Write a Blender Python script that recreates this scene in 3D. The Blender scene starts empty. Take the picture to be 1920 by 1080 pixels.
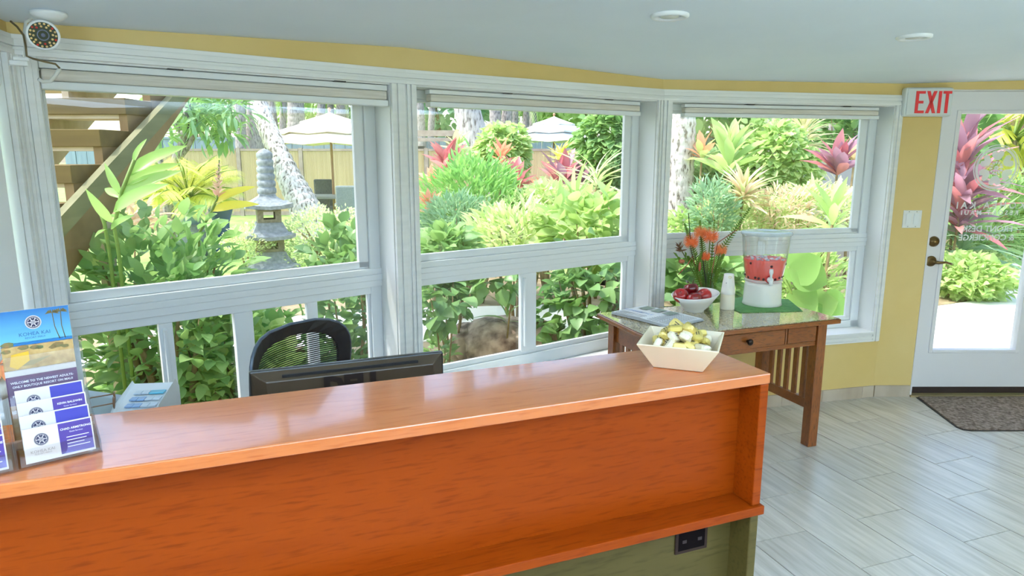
import bpy, math, random
import numpy as np
from mathutils import Vector, Matrix
R = math.radians
scene = bpy.context.scene
COL = scene.collection
rng = random.Random(7)

# ------------------------------------------------------------------ camera, sky, sun, added fill lights, exposure
FPX, PITCH, EYE = 1278.47, 0.1934, 1.56
cd = bpy.data.cameras.new('camera'); cam = bpy.data.objects.new('camera', cd); COL.objects.link(cam)
cd.sensor_width = 36; cd.lens = FPX / 1920 * 36; cd.clip_start = .05; cd.clip_end = 400
cam.location = (0, 0, EYE); cam.rotation_euler = (math.pi / 2 - PITCH, 0, 0)
scene.camera = cam
scene.view_settings.view_transform = 'Standard'; scene.view_settings.look = 'None'
scene.view_settings.gamma = 1; scene.view_settings.exposure = 0.38
try: scene.view_settings.use_curve_mapping = False
except Exception: pass
scene.cycles.transparent_max_bounces = 24
scene.cycles.max_bounces = 10; scene.cycles.diffuse_bounces = 5; scene.cycles.transmission_bounces = 8
scene.cycles.sample_clamp_indirect = 6
SUN_AZ, SUN_EL = R(-98), R(60)          # measured from +Y, negative to the left
w = bpy.data.worlds.new('world'); scene.world = w; w.use_nodes = True
nt = w.node_tree; bg = nt.nodes['Background']
sky = nt.nodes.new('ShaderNodeTexSky'); sky.sky_type = 'NISHITA'; sky.sun_disc = False
sky.sun_elevation = SUN_EL; sky.sun_rotation = SUN_AZ; sky.air_density = 1.0; sky.dust_density = 2.5; sky.ozone_density = 1.0
nt.links.new(sky.outputs[0], bg.inputs[0]); bg.inputs[1].default_value = 0.62
sl = bpy.data.lights.new('sun', 'SUN'); sl.energy = 3.5; sl.angle = R(.7); sl.color = (1, .975, .93)
so = bpy.data.objects.new('sun', sl); COL.objects.link(so)
sd = Vector((math.sin(SUN_AZ) * math.cos(SUN_EL), math.cos(SUN_AZ) * math.cos(SUN_EL), math.sin(SUN_EL)))
so.rotation_euler = (-sd).to_track_quat('-Z', 'Y').to_euler(); so.location = sd * 30
def area(name, loc, size, power, color=(1, 1, 1), shape='RECTANGLE', size_y=None, rot=(0, 0, 0)):
    l = bpy.data.lights.new(name, 'AREA'); l.energy = power; l.color = color; l.shape = shape; l.size = size
    if size_y: l.size_y = size_y
    o = bpy.data.objects.new(name, l); COL.objects.link(o); o.location = loc; o.rotation_euler = rot
    return o
# fill lights added at ceiling height out of view, without fixtures
for i, (x, y) in enumerate([(-.4, -.5), (1.7, -.5), (3.0, 1.2), (-.4, -2.2), (1.7, -2.2)]):
    area('ceiling_fill_light', (x, y, 1.985), 1.1, 8.5, (.66, .87, 1.16), 'RECTANGLE', .55)

# upward fill lights added out of view to brighten the ceiling
for i, (x, y) in enumerate([(-.72, -.15), (1.1, -.7), (2.7, -.2), (.9, -2.2), (3.7, .5)]):
    area('upward_fill_light', (x, y, 1.60), .45, 58.0, (.67, .87, 1.13), 'DISK', None, (math.pi, 0, 0))

# ------------------------------------------------------------------ helpers
def lin(c): c /= 255.; return c / 12.92 if c <= .04045 else ((c + .055) / 1.055) ** 2.4
def S(r, g, b): return (lin(r), lin(g), lin(b), 1)
def ray(px, py):
    u = (px - 960) / FPX; v = (py - 540) / FPX; c, s = math.cos(PITCH), math.sin(PITCH)
    return Vector((u, c - v * s, -(s + v * c)))
def at(px, py, Y):      # the world point seen at a pixel of the 1920x1080 photograph, Y metres ahead
    r = ray(px, py); return Vector((0, 0, EYE)) + r * (Y / r.y)
def onz(px, py, z):     # ... and on the horizontal plane at height z
    r = ray(px, py); return Vector((0, 0, EYE)) + r * ((z - EYE) / r.z)

MATS = {}
def mat(name, col, rough=.5, metal=0., spec=.5, **kw):
    if name in MATS: return MATS[name]
    m = bpy.data.materials.new(name); m.use_nodes = True; b = m.node_tree.nodes['Principled BSDF']
    b.inputs['Base Color'].default_value = col if len(col) == 4 else (*col, 1)
    b.inputs['Roughness'].default_value = rough; b.inputs['Metallic'].default_value = metal
    b.inputs['Specular IOR Level'].default_value = spec
    for k, v in kw.items(): b.inputs[k.replace('_', ' ')].default_value = v
    MATS[name] = m; return m
def nodes(m): return m.node_tree.nodes, m.node_tree.links, m.node_tree.nodes['Principled BSDF']
def noise_mat(name, c1, c2, scale, rough=.5, detail=4, stretch=(1, 1, 1), bump=0., spec=.5, lo=.3, hi=.7, coord='Object', coat=0., kind='noise', rnd=0.):
    if name in MATS: return MATS[name]
    m = mat(name, c1, rough, spec=spec); n, l, b = nodes(m)
    tc = n.new('ShaderNodeTexCoord'); mp = n.new('ShaderNodeMapping'); mp.inputs['Scale'].default_value = stretch
    l.new(tc.outputs[coord], mp.inputs[0])
    if rnd:
        oi = n.new('ShaderNodeObjectInfo'); mul = n.new('ShaderNodeMath'); mul.operation = 'MULTIPLY'; mul.inputs[1].default_value = 37.
        l.new(oi.outputs['Random'], mul.inputs[0]); l.new(mul.outputs[0], mp.inputs['Location'])
    t = n.new('ShaderNodeTexNoise'); t.inputs['Scale'].default_value = scale; t.inputs['Detail'].default_value = detail
    l.new(mp.outputs[0], t.inputs['Vector'])
    cr = n.new('ShaderNodeValToRGB'); cr.color_ramp.elements[0].position = lo; cr.color_ramp.elements[1].position = hi
    cr.color_ramp.elements[0].color = c1; cr.color_ramp.elements[1].color = c2
    l.new(t.outputs['Fac'], cr.inputs[0])
    out = cr.outputs[0]
    if rnd:
        hs = n.new('ShaderNodeHueSaturation'); ma = n.new('ShaderNodeMapRange'); ma.inputs['To Min'].default_value = 1 - rnd; ma.inputs['To Max'].default_value = 1 + rnd
        l.new(oi.outputs['Random'], ma.inputs[0]); l.new(ma.outputs[0], hs.inputs['Value']); l.new(out, hs.inputs['Color']); out = hs.outputs[0]
    l.new(out, b.inputs['Base Color'])
    if coat: b.inputs['Coat Weight'].default_value = coat; b.inputs['Coat Roughness'].default_value = .08
    if bump:
        bp = n.new('ShaderNodeBump'); bp.inputs['Strength'].default_value = bump; bp.inputs['Distance'].default_value = .01
        l.new(t.outputs['Fac'], bp.inputs['Height']); l.new(bp.outputs[0], b.inputs['Normal'])
    return m
def leafmat(name, c1, c2, trans=.35, rough=.45, attr=True):
    """leaf: two tones picked per leaf, diffuse + translucent + a little gloss"""
    if name in MATS: return MATS[name]
    m = bpy.data.materials.new(name); m.use_nodes = True; n, l = m.node_tree.nodes, m.node_tree.links
    b = n['Principled BSDF']; o = n['Material Output']
    if attr: src = n.new('ShaderNodeAttribute'); src.attribute_name = 'v'; f = src.outputs['Fac']
    else: src = n.new('ShaderNodeObjectInfo'); f = src.outputs['Random']
    mx = n.new('ShaderNodeMix'); mx.data_type = 'RGBA'; mx.inputs[6].default_value = c1; mx.inputs[7].default_value = c2
    l.new(f, mx.inputs[0]); l.new(mx.outputs[2], b.inputs['Base Color'])
    b.inputs['Roughness'].default_value = rough; b.inputs['Specular IOR Level'].default_value = .4
    tr = n.new('ShaderNodeBsdfTranslucent'); hs = n.new('ShaderNodeHueSaturation'); hs.inputs['Saturation'].default_value = 1.1; hs.inputs['Value'].default_value = 1.25
    l.new(mx.outputs[2], hs.inputs['Color']); l.new(hs.outputs[0], tr.inputs[0])
    ms = n.new('ShaderNodeMixShader'); ms.inputs[0].default_value = trans
    l.new(b.outputs[0], ms.inputs[1]); l.new(tr.outputs[0], ms.inputs[2]); l.new(ms.outputs[0], o.inputs[0])
    MATS[name] = m; return m
def glassmat(name, tint=(1, 1, 1, 1), ior=1.45, rough=0., refl=1.):
    if name in MATS: return MATS[name]
    m = bpy.data.materials.new(name); m.use_nodes = True; n, l = m.node_tree.nodes, m.node_tree.links
    n.remove(n['Principled BSDF']); o = n['Material Output']
    t = n.new('ShaderNodeBsdfTransparent'); t.inputs[0].default_value = tint
    g = n.new('ShaderNodeBsdfGlossy'); g.inputs['Roughness'].default_value = rough
    lw = n.new('ShaderNodeLayerWeight'); lw.inputs[0].default_value = .5; r0 = ((ior - 1) / (ior + 1)) ** 2      # Schlick, the same from both sides of a thin sheet
    pw = n.new('ShaderNodeMath'); pw.operation = 'POWER'; pw.inputs[1].default_value = 5; l.new(lw.outputs['Facing'], pw.inputs[0])
    mu = n.new('ShaderNodeMath'); mu.operation = 'MULTIPLY_ADD'; mu.inputs[1].default_value = (1 - r0) * refl; mu.inputs[2].default_value = r0 * refl; l.new(pw.outputs[0], mu.inputs[0])
    ms = n.new('ShaderNodeMixShader'); l.new(mu.outputs[0], ms.inputs[0]); l.new(t.outputs[0], ms.inputs[1]); l.new(g.outputs[0], ms.inputs[2])
    l.new(ms.outputs[0], o.inputs[0]); MATS[name] = m; return m

class MB:
    def __init__(s): s.v = []; s.f = []; s.mi = []; s.sm = []; s.T = Matrix.Identity(4); s.m = 0
    def add(s, vs, fs, smooth=False):
        b = len(s.v); s.v += [tuple(s.T @ Vector(p)) for p in vs]
        s.f += [tuple(b + i for i in f) for f in fs]; s.mi += [s.m] * len(fs); s.sm += [smooth] * len(fs); return s
    def box(s, x0, x1, y0, y1, z0, z1):
        vs = [(x0, y0, z0), (x1, y0, z0), (x1, y1, z0), (x0, y1, z0), (x0, y0, z1), (x1, y0, z1), (x1, y1, z1), (x0, y1, z1)]
        return s.add(vs, [(0, 3, 2, 1), (4, 5, 6, 7), (0, 1, 5, 4), (1, 2, 6, 5), (2, 3, 7, 6), (3, 0, 4, 7)])
    def cbox(s, c, d): return s.box(c[0] - d[0] / 2, c[0] + d[0] / 2, c[1] - d[1] / 2, c[1] + d[1] / 2, c[2] - d[2] / 2, c[2] + d[2] / 2)
    def prism(s, poly, z0, z1):
        n = len(poly); vs = [(x, y, z0) for x, y in poly] + [(x, y, z1) for x, y in poly]
        return s.add(vs, [tuple(range(n))[::-1], tuple(range(n, 2 * n))] + [(i, (i + 1) % n, n + (i + 1) % n, n + i) for i in range(n)])
    def lathe(s, prof, n=24, smooth=True, c=(0, 0, 0)):
        vs = []; fs = []
        for r, z in prof:
            for k in range(n):
                a = 2 * math.pi * k / n; vs.append((c[0] + r * math.cos(a), c[1] + r * math.sin(a), c[2] + z))
        for i in range(len(prof) - 1):
            for k in range(n):
                k2 = (k + 1) % n; fs.append((i * n + k, i * n + k2, (i + 1) * n + k2, (i + 1) * n + k))
        return s.add(vs, fs, smooth)
    def tube(s, pts, r, n=8, closed=False, smooth=True, flat=1.):
        pts = [Vector(p) for p in pts]; N = len(pts); rs = r if isinstance(r, (list, tuple)) else [r] * N
        vs = []; fs = []; up = None
        for i, p in enumerate(pts):
            a = pts[i - 1] if (i or closed) else p; b = pts[(i + 1) % N] if (i < N - 1 or closed) else p
            d = (b - a).normalized()
            if up is None: up = Vector((0, 0, 1)) if abs(d.z) < .9 else Vector((1, 0, 0))
            x = d.cross(up)
            x = x.normalized() if x.length > 1e-5 else Vector((1, 0, 0)); y = x.cross(d).normalized(); up = y
            for k in range(n):
                t = 2 * math.pi * k / n; vs.append(p + x * (rs[i] * math.cos(t)) + y * (rs[i] * flat * math.sin(t)))
        for i in range(N if closed else N - 1):
            j = (i + 1) % N
            for k in range(n): k2 = (k + 1) % n; fs.append((i * n + k, i * n + k2, j * n + k2, j * n + k))
        if not closed: fs += [tuple(range(n))[::-1], tuple(range((N - 1) * n, N * n))]
        return s.add(vs, fs, smooth)
    def ball(s, c, r, n=12, m=8, sc=(1, 1, 1)):
        vs = [(c[0], c[1], c[2] - r * sc[2])]; fs = []
        for i in range(1, m):
            a = -math.pi / 2 + math.pi * i / m
            for k in range(n):
                t = 2 * math.pi * k / n; vs.append((c[0] + r * sc[0] * math.cos(a) * math.cos(t), c[1] + r * sc[1] * math.cos(a) * math.sin(t), c[2] + r * sc[2] * math.sin(a)))
        vs.append((c[0], c[1], c[2] + r * sc[2])); e = len(vs) - 1
        for k in range(n):
            k2 = (k + 1) % n; fs.append((0, 1 + k2, 1 + k)); fs.append((e, e - n + k, e - n + k2))
            for i in range(m - 2): fs.append((1 + i * n + k, 1 + i * n + k2, 1 + (i + 1) * n + k2, 1 + (i + 1) * n + k))
        return s.add(vs, fs, True)
    def mesh(s, name, mats):
        me = bpy.data.meshes.new(name); me.from_pydata(s.v, [], s.f)
        for m in (mats if isinstance(mats, (list, tuple)) else [mats]): me.materials.append(m)
        me.polygons.foreach_set('material_index', s.mi); me.polygons.foreach_set('use_smooth', s.sm); me.update(); return me
    def build(s, name, mats, parent=None, bevel=0, label=None, cat=None, group=None, kind=None, loc=None, rot=None):
        return obj(name, s.mesh(name, mats), parent, bevel, label, cat, group, kind, loc, rot)
def obj(name, me, parent=None, bevel=0, label=None, cat=None, group=None, kind=None, loc=None, rot=None):
    o = bpy.data.objects.new(name, me); COL.objects.link(o); o.parent = parent
    if loc is not None: o.location = loc
    if rot is not None: o.rotation_euler = rot
    if bevel:
        bv = o.modifiers.new('bevel', 'BEVEL'); bv.width = bevel; bv.segments = 2; bv.limit_method = 'ANGLE'; bv.angle_limit = R(40)
    tag(o, label, cat, group, kind); return o
def tag(o, label=None, cat=None, group=None, kind=None):
    for k, v in (('label', label), ('category', cat), ('group', group), ('kind', kind)):
        if v: o[k] = v
    return o
def thing(name, label, cat, loc=(0, 0, 0), rz=0, group=None, kind=None):
    o = bpy.data.objects.new(name, None); COL.objects.link(o); o.empty_display_size = .05
    o.location = loc; o.rotation_euler = (0, 0, rz); return tag(o, label, cat, group, kind)
def struct(name, mb, m, parent=None, **k): return mb.build(name, m, parent, kind='structure' if parent is None else None, **k)
def text_geo(txt, size, mirror=False, bold=0.):
    cu = bpy.data.curves.new('t', 'FONT'); cu.body = txt; cu.size = size; cu.align_x = 'CENTER'; cu.align_y = 'CENTER'; cu.extrude = 0; cu.offset = bold; cu.resolution_u = 2
    o = bpy.data.objects.new('t', cu); COL.objects.link(o)
    me = o.to_mesh(); vs = [((-v.co.x if mirror else v.co.x), v.co.y, 0) for v in me.vertices]; fs = [tuple(p.vertices) for p in me.polygons]
    o.to_mesh_clear(); bpy.data.objects.remove(o); bpy.data.curves.remove(cu); return vs, fs
def put_text(mb, txt, size, T, mirror=False, bold=0.):
    vs, fs = text_geo(txt, size, mirror, bold); old = mb.T; mb.T = old @ T; mb.add(vs, fs); mb.T = old
def frame2(o, dx, z=0):   # a matrix at o with x along the plan vector dx, y to its left, z up
    d = Vector((dx[0], dx[1], 0)).normalized()
    return Matrix(((d.x, -d.y, 0, o[0]), (d.y, d.x, 0, o[1]), (0, 0, 1, z), (0, 0, 0, 1)))
UPRIGHT = Matrix.Rotation(math.pi / 2, 4, 'X')   # text drawn in x-y stands up in x-z

# ------------------------------------------------------------------ materials
white = mat('white_paint', S(226, 228, 226), .45)
trimw = noise_mat('white_trim_paint', S(226, 228, 226), S(234, 235, 233), 3, .38, stretch=(1, 1, 12), lo=.35, hi=.65)
vinyl = mat('white_vinyl', S(228, 232, 233), .35)
yellow = noise_mat('yellow_wall_paint', S(208, 180, 112), S(216, 190, 126), 2.2, .6, bump=.05)
ceilm = noise_mat('ceiling_plaster', S(220, 231, 238), S(228, 238, 244), 1.3, .8, bump=.04)
glass = glassmat('window_glass', (.97, .985, .975, 1), 1.45)
clear = glassmat('clear_plastic', (.982, .986, .99, 1), 1.49, .03, 1.0)
black = mat('black_plastic', S(24, 23, 22), .38)
chrome = mat('chrome', S(200, 200, 200), .18, 1.)
bronze = mat('antique_brass', S(128, 104, 66), .32, 1.)
ceramic = mat('white_ceramic', S(240, 240, 236), .18)
paper = mat('white_paper', S(236, 238, 242), .7)

# ------------------------------------------------------------------ room shell
C0, C1, C2, C3 = (-1.489, 2.118), (-.453, 2.985), (.826, 3.872), (2.369, 4.263)
C4, C5, C6 = (4.3, 4.265), (4.3, -3.4), (-2.2, -3.4)
CW = (-.93, -.04)                                    # where the left wall meets the rear part of the room
W0 = (C0[0] + .25 * 2.2, C0[1] - .97 * 2.2)
ROOM = [C0, C1, C2, C3, C4, C5, (W0[0], -3.4), W0]
CZ = [1.943, 1.998, 1.962, 1.978, 2.03, 2.06, 2.06, 2.02]
def wall(a, b): return frame2(a, (b[0] - a[0], b[1] - a[1])), math.hypot(b[0] - a[0], b[1] - a[1])
F0, N0 = wall(W0, C0); F1, N1 = wall(C0, C1); F2, N2 = wall(C1, C2); F3, N3 = wall(C2, C3); F4, N4 = wall(C3, C4)
TH, ZB, ZT, TOP = .17, .44, 1.85, 2.12
def window_wall(name, F, L, s0, s1, ext0=0., ext1=0.):
    mb = MB(); mb.T = F
    mb.box(-ext0, L + ext1, 0, TH, 0, ZB); mb.box(-ext0, L + ext1, 0, TH, ZT, TOP)
    mb.box(-ext0, s0, 0, TH, ZB, ZT); mb.box(s1, L + ext1, 0, TH, ZB, ZT)
    return struct(name, mb, yellow)
OP1, OP2, OP3, OP0 = (.062, 1.28), (.05, 1.515), (.058, 1.533), (.45, N0 - .065)
window_wall('wall_left', F0, N0, *OP0, 0, .12)
window_wall('wall_front_left', F1, N1, *OP1, .0, .02)
window_wall('wall_front', F2, N2, *OP2, .0, .06)
window_wall('wall_front_right', F3, N3, *OP3, .0, .05)
DX0, DX1, DZ1 = .243, 1.18, 1.945                    # door opening along wall 4
mb = MB(); mb.T = F4
mb.box(0, DX0, 0, TH, 0, TOP); mb.box(DX0, DX1, 0, TH, DZ1, TOP); mb.box(DX1, N4, 0, TH, 0, TOP)
struct('wall_right', mb, yellow)
mb = MB(); mb.box(C4[0], C4[0] + .12, C5[1], C4[1], 0, TOP); struct('wall_far_right', mb, yellow)
mb = MB(); x0 = W0[0]                                 # unseen rear of the room: low wall, posts and lintel, left open for daylight fill
mb.box(x0, 4.3, -3.52, -3.4, 0, .8); mb.box(x0, 4.3, -3.52, -3.4, 1.9, TOP)
for x in (x0, x0 + 1.6, x0 + 3.2, 4.18): mb.box(x, x + .12, -3.52, -3.4, .8, 1.9)
struct('wall_back', mb, yellow)
mb = MB(); mb.box(W0[0] - .12, W0[0], -3.4, W0[1], 0, TOP); struct('wall_rear_left', mb, yellow)
# ceiling: one sheet whose edge follows the uneven wall tops, with an unseen, added roof slab and eaves above it
mb = MB(); n = len(ROOM); cc = (1.3, .8, 2.04)
vs = [(*p, z) for p, z in zip(ROOM, CZ)] + [cc]
mb.add(vs, [(n, (i + 1) % n, i) for i in range(n)])
ceiling = struct('ceiling', mb, ceilm)
def ceil_z(x, y):
    for i in range(n):
        a_, b_ = ROOM[i], ROOM[(i + 1) % n]; d_ = (b_[0] - a_[0]) * (cc[1] - a_[1]) - (b_[1] - a_[1]) * (cc[0] - a_[0])
        u = ((b_[0] - x) * (cc[1] - y) - (b_[1] - y) * (cc[0] - x)) / d_; v = ((cc[0] - x) * (a_[1] - y) - (cc[1] - y) * (a_[0] - x)) / d_
        if u >= -1e-6 and v >= -1e-6 and u + v <= 1 + 1e-6: return u * CZ[i] + v * CZ[(i + 1) % n] + (1 - u - v) * cc[2]
    return 2.0
def on_ceiling(px, py):
    z = 2.0
    for _ in range(20): P_ = onz(px, py, z); z = ceil_z(P_.x, P_.y)
    return P_
mb = MB(); mb.prism([(-1.9, 2.2), (-.8, 3.25), (.6, 4.2), (2.2, 4.65), (4.7, 4.65), (4.7, -3.8), (-1.6, -3.8)], 2.12, 2.26)  # unseen slab added to stop light leaking in above the ceiling
struct('roof', mb, noise_mat('roof_board', S(120, 105, 85), S(150, 132, 108), 6, .8))

# ------------------------------------------------------------------ floor of separate plank tiles
grout = mat('floor_grout', S(120, 118, 112), .8)
tilem = noise_mat('striped_stone_tile', S(176, 170, 158), S(204, 199, 188), 5, .24, detail=5, stretch=(9, .7, 1), lo=.3, hi=.72, rnd=.05)
mb = MB(); mb.prism(ROOM[::-1], -.06, -.004); floor = struct('floor', mb, grout)
TA = R(19.6); ta = Vector((math.cos(TA), math.sin(TA))); tb = Vector((-math.sin(TA), math.cos(TA)))
TW, TL, A0, B0, GAP = .272, .57, 2.326, 2.06, .0022
def clip(poly, a, b):      # keep the part of a polygon inside the room edge a->b (room listed clockwise)
    out = []; sd_ = lambda p: (b[0] - a[0]) * (p[1] - a[1]) - (b[1] - a[1]) * (p[0] - a[0])
    for i, p in enumerate(poly):
        q = poly[(i + 1) % len(poly)]; sp, sq = sd_(p), sd_(q)
        if sp <= 1e-9: out.append(p)
        if (sp < 0) != (sq < 0): t = sp / (sp - sq); out.append((p[0] + (q[0] - p[0]) * t, p[1] + (q[1] - p[1]) * t))
    return out
TILE = None
ntile = 0
for i in range(-20, 14):
    off = B0 if i % 2 == 0 else B0 + TL / 2
    for j in range(-14, 8):
        a0, b0 = A0 + i * TW, off + j * TL
        c = ta * (a0 + TW / 2) + tb * (b0 + TL / 2)
        if c.y < -.9: continue
        poly = [ta * (a0 + sx) + tb * (b0 + sy) for sx, sy in ((GAP, GAP), (TW - GAP, GAP), (TW - GAP, TL - GAP), (GAP, TL - GAP))]
        p2 = [tuple(p) for p in poly]
        for k in range(len(ROOM)):
            if len(p2) < 3: break
            p2 = clip(p2, ROOM[k], ROOM[(k + 1) % len(ROOM)])
        if len(p2) < 3: continue
        if len(p2) == 4 and all(abs(p2[q][0] - poly[q].x) < 1e-6 for q in range(4)):
            if TILE is None:
                m_ = MB(); h, g = TL / 2 - GAP, TW / 2 - GAP; m_.prism([(-g, -h), (g, -h), (g, h), (-g, h)], -.012, 0); TILE = m_.mesh('tile', tilem)
            o = obj('tile', TILE, floor, loc=(c.x, c.y, rng.uniform(-.0006, 0))); o.rotation_euler = (0, 0, TA)
        else:
            m_ = MB(); M_ = Matrix.Translation((c.x, c.y, 0)) @ Matrix.Rotation(TA, 4, 'Z'); Mi = M_.inverted()
            m_.prism([tuple((Mi @ Vector((*p, 0)))[:2]) for p in p2], -.012, 0)
            o = obj('tile', m_.mesh('tile', tilem), floor, loc=(c.x, c.y, 0)); o.rotation_euler = (0, 0, TA)
        ntile += 1

# baseboard of cut tiles
basem = noise_mat('striped_base_tile', S(168, 152, 132), S(196, 182, 164), 6, .4, stretch=(1, 1, .4), rnd=.08)
for nm, F, s0, s1 in (('baseboard_front_right', F3, 0, N3 - .004), ('baseboard_right', F4, .004, DX0 - .005), ('baseboard_front', F2, 0, N2), ('baseboard_far_right', F4, DX1 + .05, N4)):
    root = thing(nm, None, None, kind='structure'); root.matrix_world = F
    s = s0
    while s < s1 - .01:
        e = min(s + .3, s1); m_ = MB(); m_.box(s + .001, e - .001, -.011, 0, 0, .076); m_.build('tile', basem, root); s = e

# ------------------------------------------------------------------ windows
def member(parent, name, F, s0, s1, y0, y1, z0, z1, m=None, bevel=.003):
    mb = MB(); mb.box(s0, s1, y0, y1, z0, z1); o = mb.build(name, m or vinyl, parent, bevel); return o
def casing(parent, s0, s1, z0, z1, vert, wdt):
    """stepped casing board; its profile runs across the narrow direction"""
    mb = MB(); st = [(0, .25, .016), (.25, .42, .011), (.42, .75, .018), (.75, 1., .012)]
    for a, b, t in st:
        if vert: w_ = s1 - s0; mb.box(s0 + a * w_, s0 + b * w_, -t, 0, z0, z1)
        else: w_ = z1 - z0; mb.box(s0, s1, -t, 0, z0 + a * w_, z0 + b * w_)
    return mb.build('casing', trimw, parent, .0015)
def window(name, F, L, op, fl, fr, lower, zr0, rail=(.95, 1.10), casl=None, casr=None, sillout=True):
    root = thing(name, None, None, kind='structure'); root.matrix_world = F
    s0, s1 = op; T_ = 1.91
    casing(root, -.0 if casl is None else casl, L if casr is None else casr, ZT, T_, False, .06)
    casing(root, (0.004 if casl is None else casl), s0, ZB - .06, ZT, True, .06); casing(root, s1, (L - .004 if casr is None else casr), ZB - .06, ZT, True, .06)
    casing(root, s0, s1, ZB - .06, ZB - .012, False, .05)
    member(root, 'sill', F, s0, s1, -.022, .135, ZB - .012, ZB + .006, trimw)
    # jamb liners
    member(root, 'jamb', F, s0 - .004, s0 + .004, 0, .15, ZB + .006, ZT, white, 0); member(root, 'jamb', F, s1 - .004, s1 + .004, 0, .15, ZB + .006, ZT, white, 0)
    member(root, 'head_jamb', F, s0, s1, 0, .15, ZT - .006, ZT + .002, white, 0)
    a, b = s0 + .004, s1 - .004; y0, y1 = .125, .1565
    # outer frame, stepped
    for (p, q, u, v) in ((a, a + fl * .5, ZB, ZT), (b - fr * .5, b, ZB, ZT)): member(root, 'frame_stile', F, p, q, y0, y1, u, v)
    member(root, 'frame_head', F, a, b, y0, y1, ZT - .045, ZT - .006); 
    # upper sash
    g0, g1 = s0 + fl, s1 - fr
    member(root, 'upper_sash_stile', F, a + fl * .5, g0, y0 + .012, y1, rail[1] - .03, ZT - .045); member(root, 'upper_sash_stile', F, g1, b - fr * .5, y0 + .012, y1, rail[1] - .03, ZT - .045)
    member(root, 'upper_sash_rail', F, a + fl * .5, b - fr * .5, y0 + .012, y1, rail[1] - .034, rail[1]); member(root, 'upper_sash_rail', F, a + fl * .5, b - fr * .5, y0 + .012, y1, 1.79, ZT - .045)
    # mullion bar between the two lights, grooved
    for z0, z1, d in ((rail[0] + .032, rail[0] + .062, .004), (rail[0] + .062, rail[0] + .088, 0), (rail[0] + .088, rail[1] - .034, .004)): member(root, 'transom', F, a, b, y0 - .012 + d, y1, z0, z1)
    member(root, 'lower_frame_head', F, a, b, y0 + .004, y1, rail[0], rail[0] + .032)
    member(root, 'lower_frame_foot', F, a, b, y0, y1, ZB + .006, zr0 - .028); member(root, 'lower_sash_rail', F, a + fl * .5, b - fr * .5, y0 + .012, y1, zr0 - .028, zr0)
    mb = MB(); mb.box(g0 - .008, g1 + .008, .1535, .1562, rail[1] - .008, 1.80); mb.build('pane', glass, root)
    prev = None
    for k, (p, q, dy) in enumerate(lower):
        mb = MB(); mb.box(p - .008, q + .008, .1535, .1562, zr0 - .008, rail[0] + .008); mb.build('pane', glass, root)
        if k: member(root, 'meeting_stile', F, prev, p, y0 + (.006 if k % 2 else -.002), y1, zr0 - .012, rail[0]); 
        if k == 1: member(root, 'sash_pull', F, prev + .012, prev + .024, y0 - .012, y0 + .01, zr0 + .02, rail[0] - .02)
        prev = q
    member(root, 'lower_sash_stile', F, a + fl * .5, lower[0][0], y0 + .012, y1, zr0 - .01, rail[0]); member(root, 'lower_sash_stile', F, lower[-1][1], b - fr * .5, y0 + .012, y1, zr0 - .01, rail[0])
    return root
window('window_1', F1, N1, OP1, .03, .105, [(.097, .35, 0), (.398, .62, 0), (.693, .922, 0), (.97, 1.21, 0)], .52, rail=(.945, 1.095))
window('window_2', F2, N2, OP2, .06, .105, [(.11, .70, 0), (.80, 1.43, 0)], .54)
window('window_3', F3, N3, OP3, .06, .115, [(.11, 1.44, 0)], .52)
window('window_4', F0, N0, OP0, .06, .06, [(OP0[0] + .08, OP0[1] - .08, 0)], .52)
# corner strips where two casings meet
for k, (c, fa) in enumerate((((C1[0], C1[1]), F1), ((C2[0], C2[1]), F2), ((C0[0], C0[1]), F0))):
    mb = MB(); mb.lathe([(.0, ZB - .06), (.011, ZB - .06), (.011, 1.91), (0, 1.91)], 10, c=(c[0], c[1], 0)); struct('trim_%d' % (k + 1), mb, trimw)

# roller blinds
blindm = noise_mat('woven_blind_fabric', S(206, 200, 188), S(222, 217, 206), 4, .75, stretch=(1, 1, 30), lo=.4, hi=.6)
def blind(F, s0, s1, y0, z0, z1, label, drop=None):
    root = thing('roller_blind', label, 'blind'); root.matrix_world = F
    h = z1 - z0; member(root, 'headrail', F, s0, s1, y0 + .006, y0 + .05, z0 + h * .74, z1)
    member(root, 'fabric_roll', F, s0 + .004, s1 - .004, y0 + .002, y0 + .05, z0 + h * .3, z0 + h * .72, blindm, .006)
    member(root, 'bottom_rail', F, s0, s1, y0, y0 + .05, z0, z0 + h * .29)
    for s in (s0 + (s1 - s0) * .3, s0 + (s1 - s0) * .8): member(root, 'clip', F, s, s + .05, y0 - .004, y0 + .03, z1 - .001, z1 + .004, black, 0)
    if drop is not None:
        mb = MB(); mb.box(s0 + .01, s1 - .01, y0 + .02, y0 + .024, drop, z0 + .01); mb.build('shade_cloth', mat('white_shade_cloth', S(240, 242, 244), .8, Emission_Strength=0.), root)
        member(root, 'hem_bar', F, s0 + .01, s1 - .01, y0 + .014, y0 + .03, drop - .02, drop)
    return root
blind(F1, OP1[0] + .006, OP1[1] - .006, .004, 1.757, 1.842, 'raised white roller blind above the left garden window with stairs outside')
blind(F2, OP2[0] + .095, OP2[1] - .075, .045, 1.767, 1.842, 'raised white roller blind above the middle garden window')
blind(F3, OP3[0] + .105, OP3[1] - .065, .045, 1.770, 1.840, 'raised white roller blind above the window behind the refreshment table')
blind(F0, OP0[0] + .006, OP0[1] - .006, .004, 1.757, 1.842, 'lowered white roller blind covering the window at far left', .5)

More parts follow.
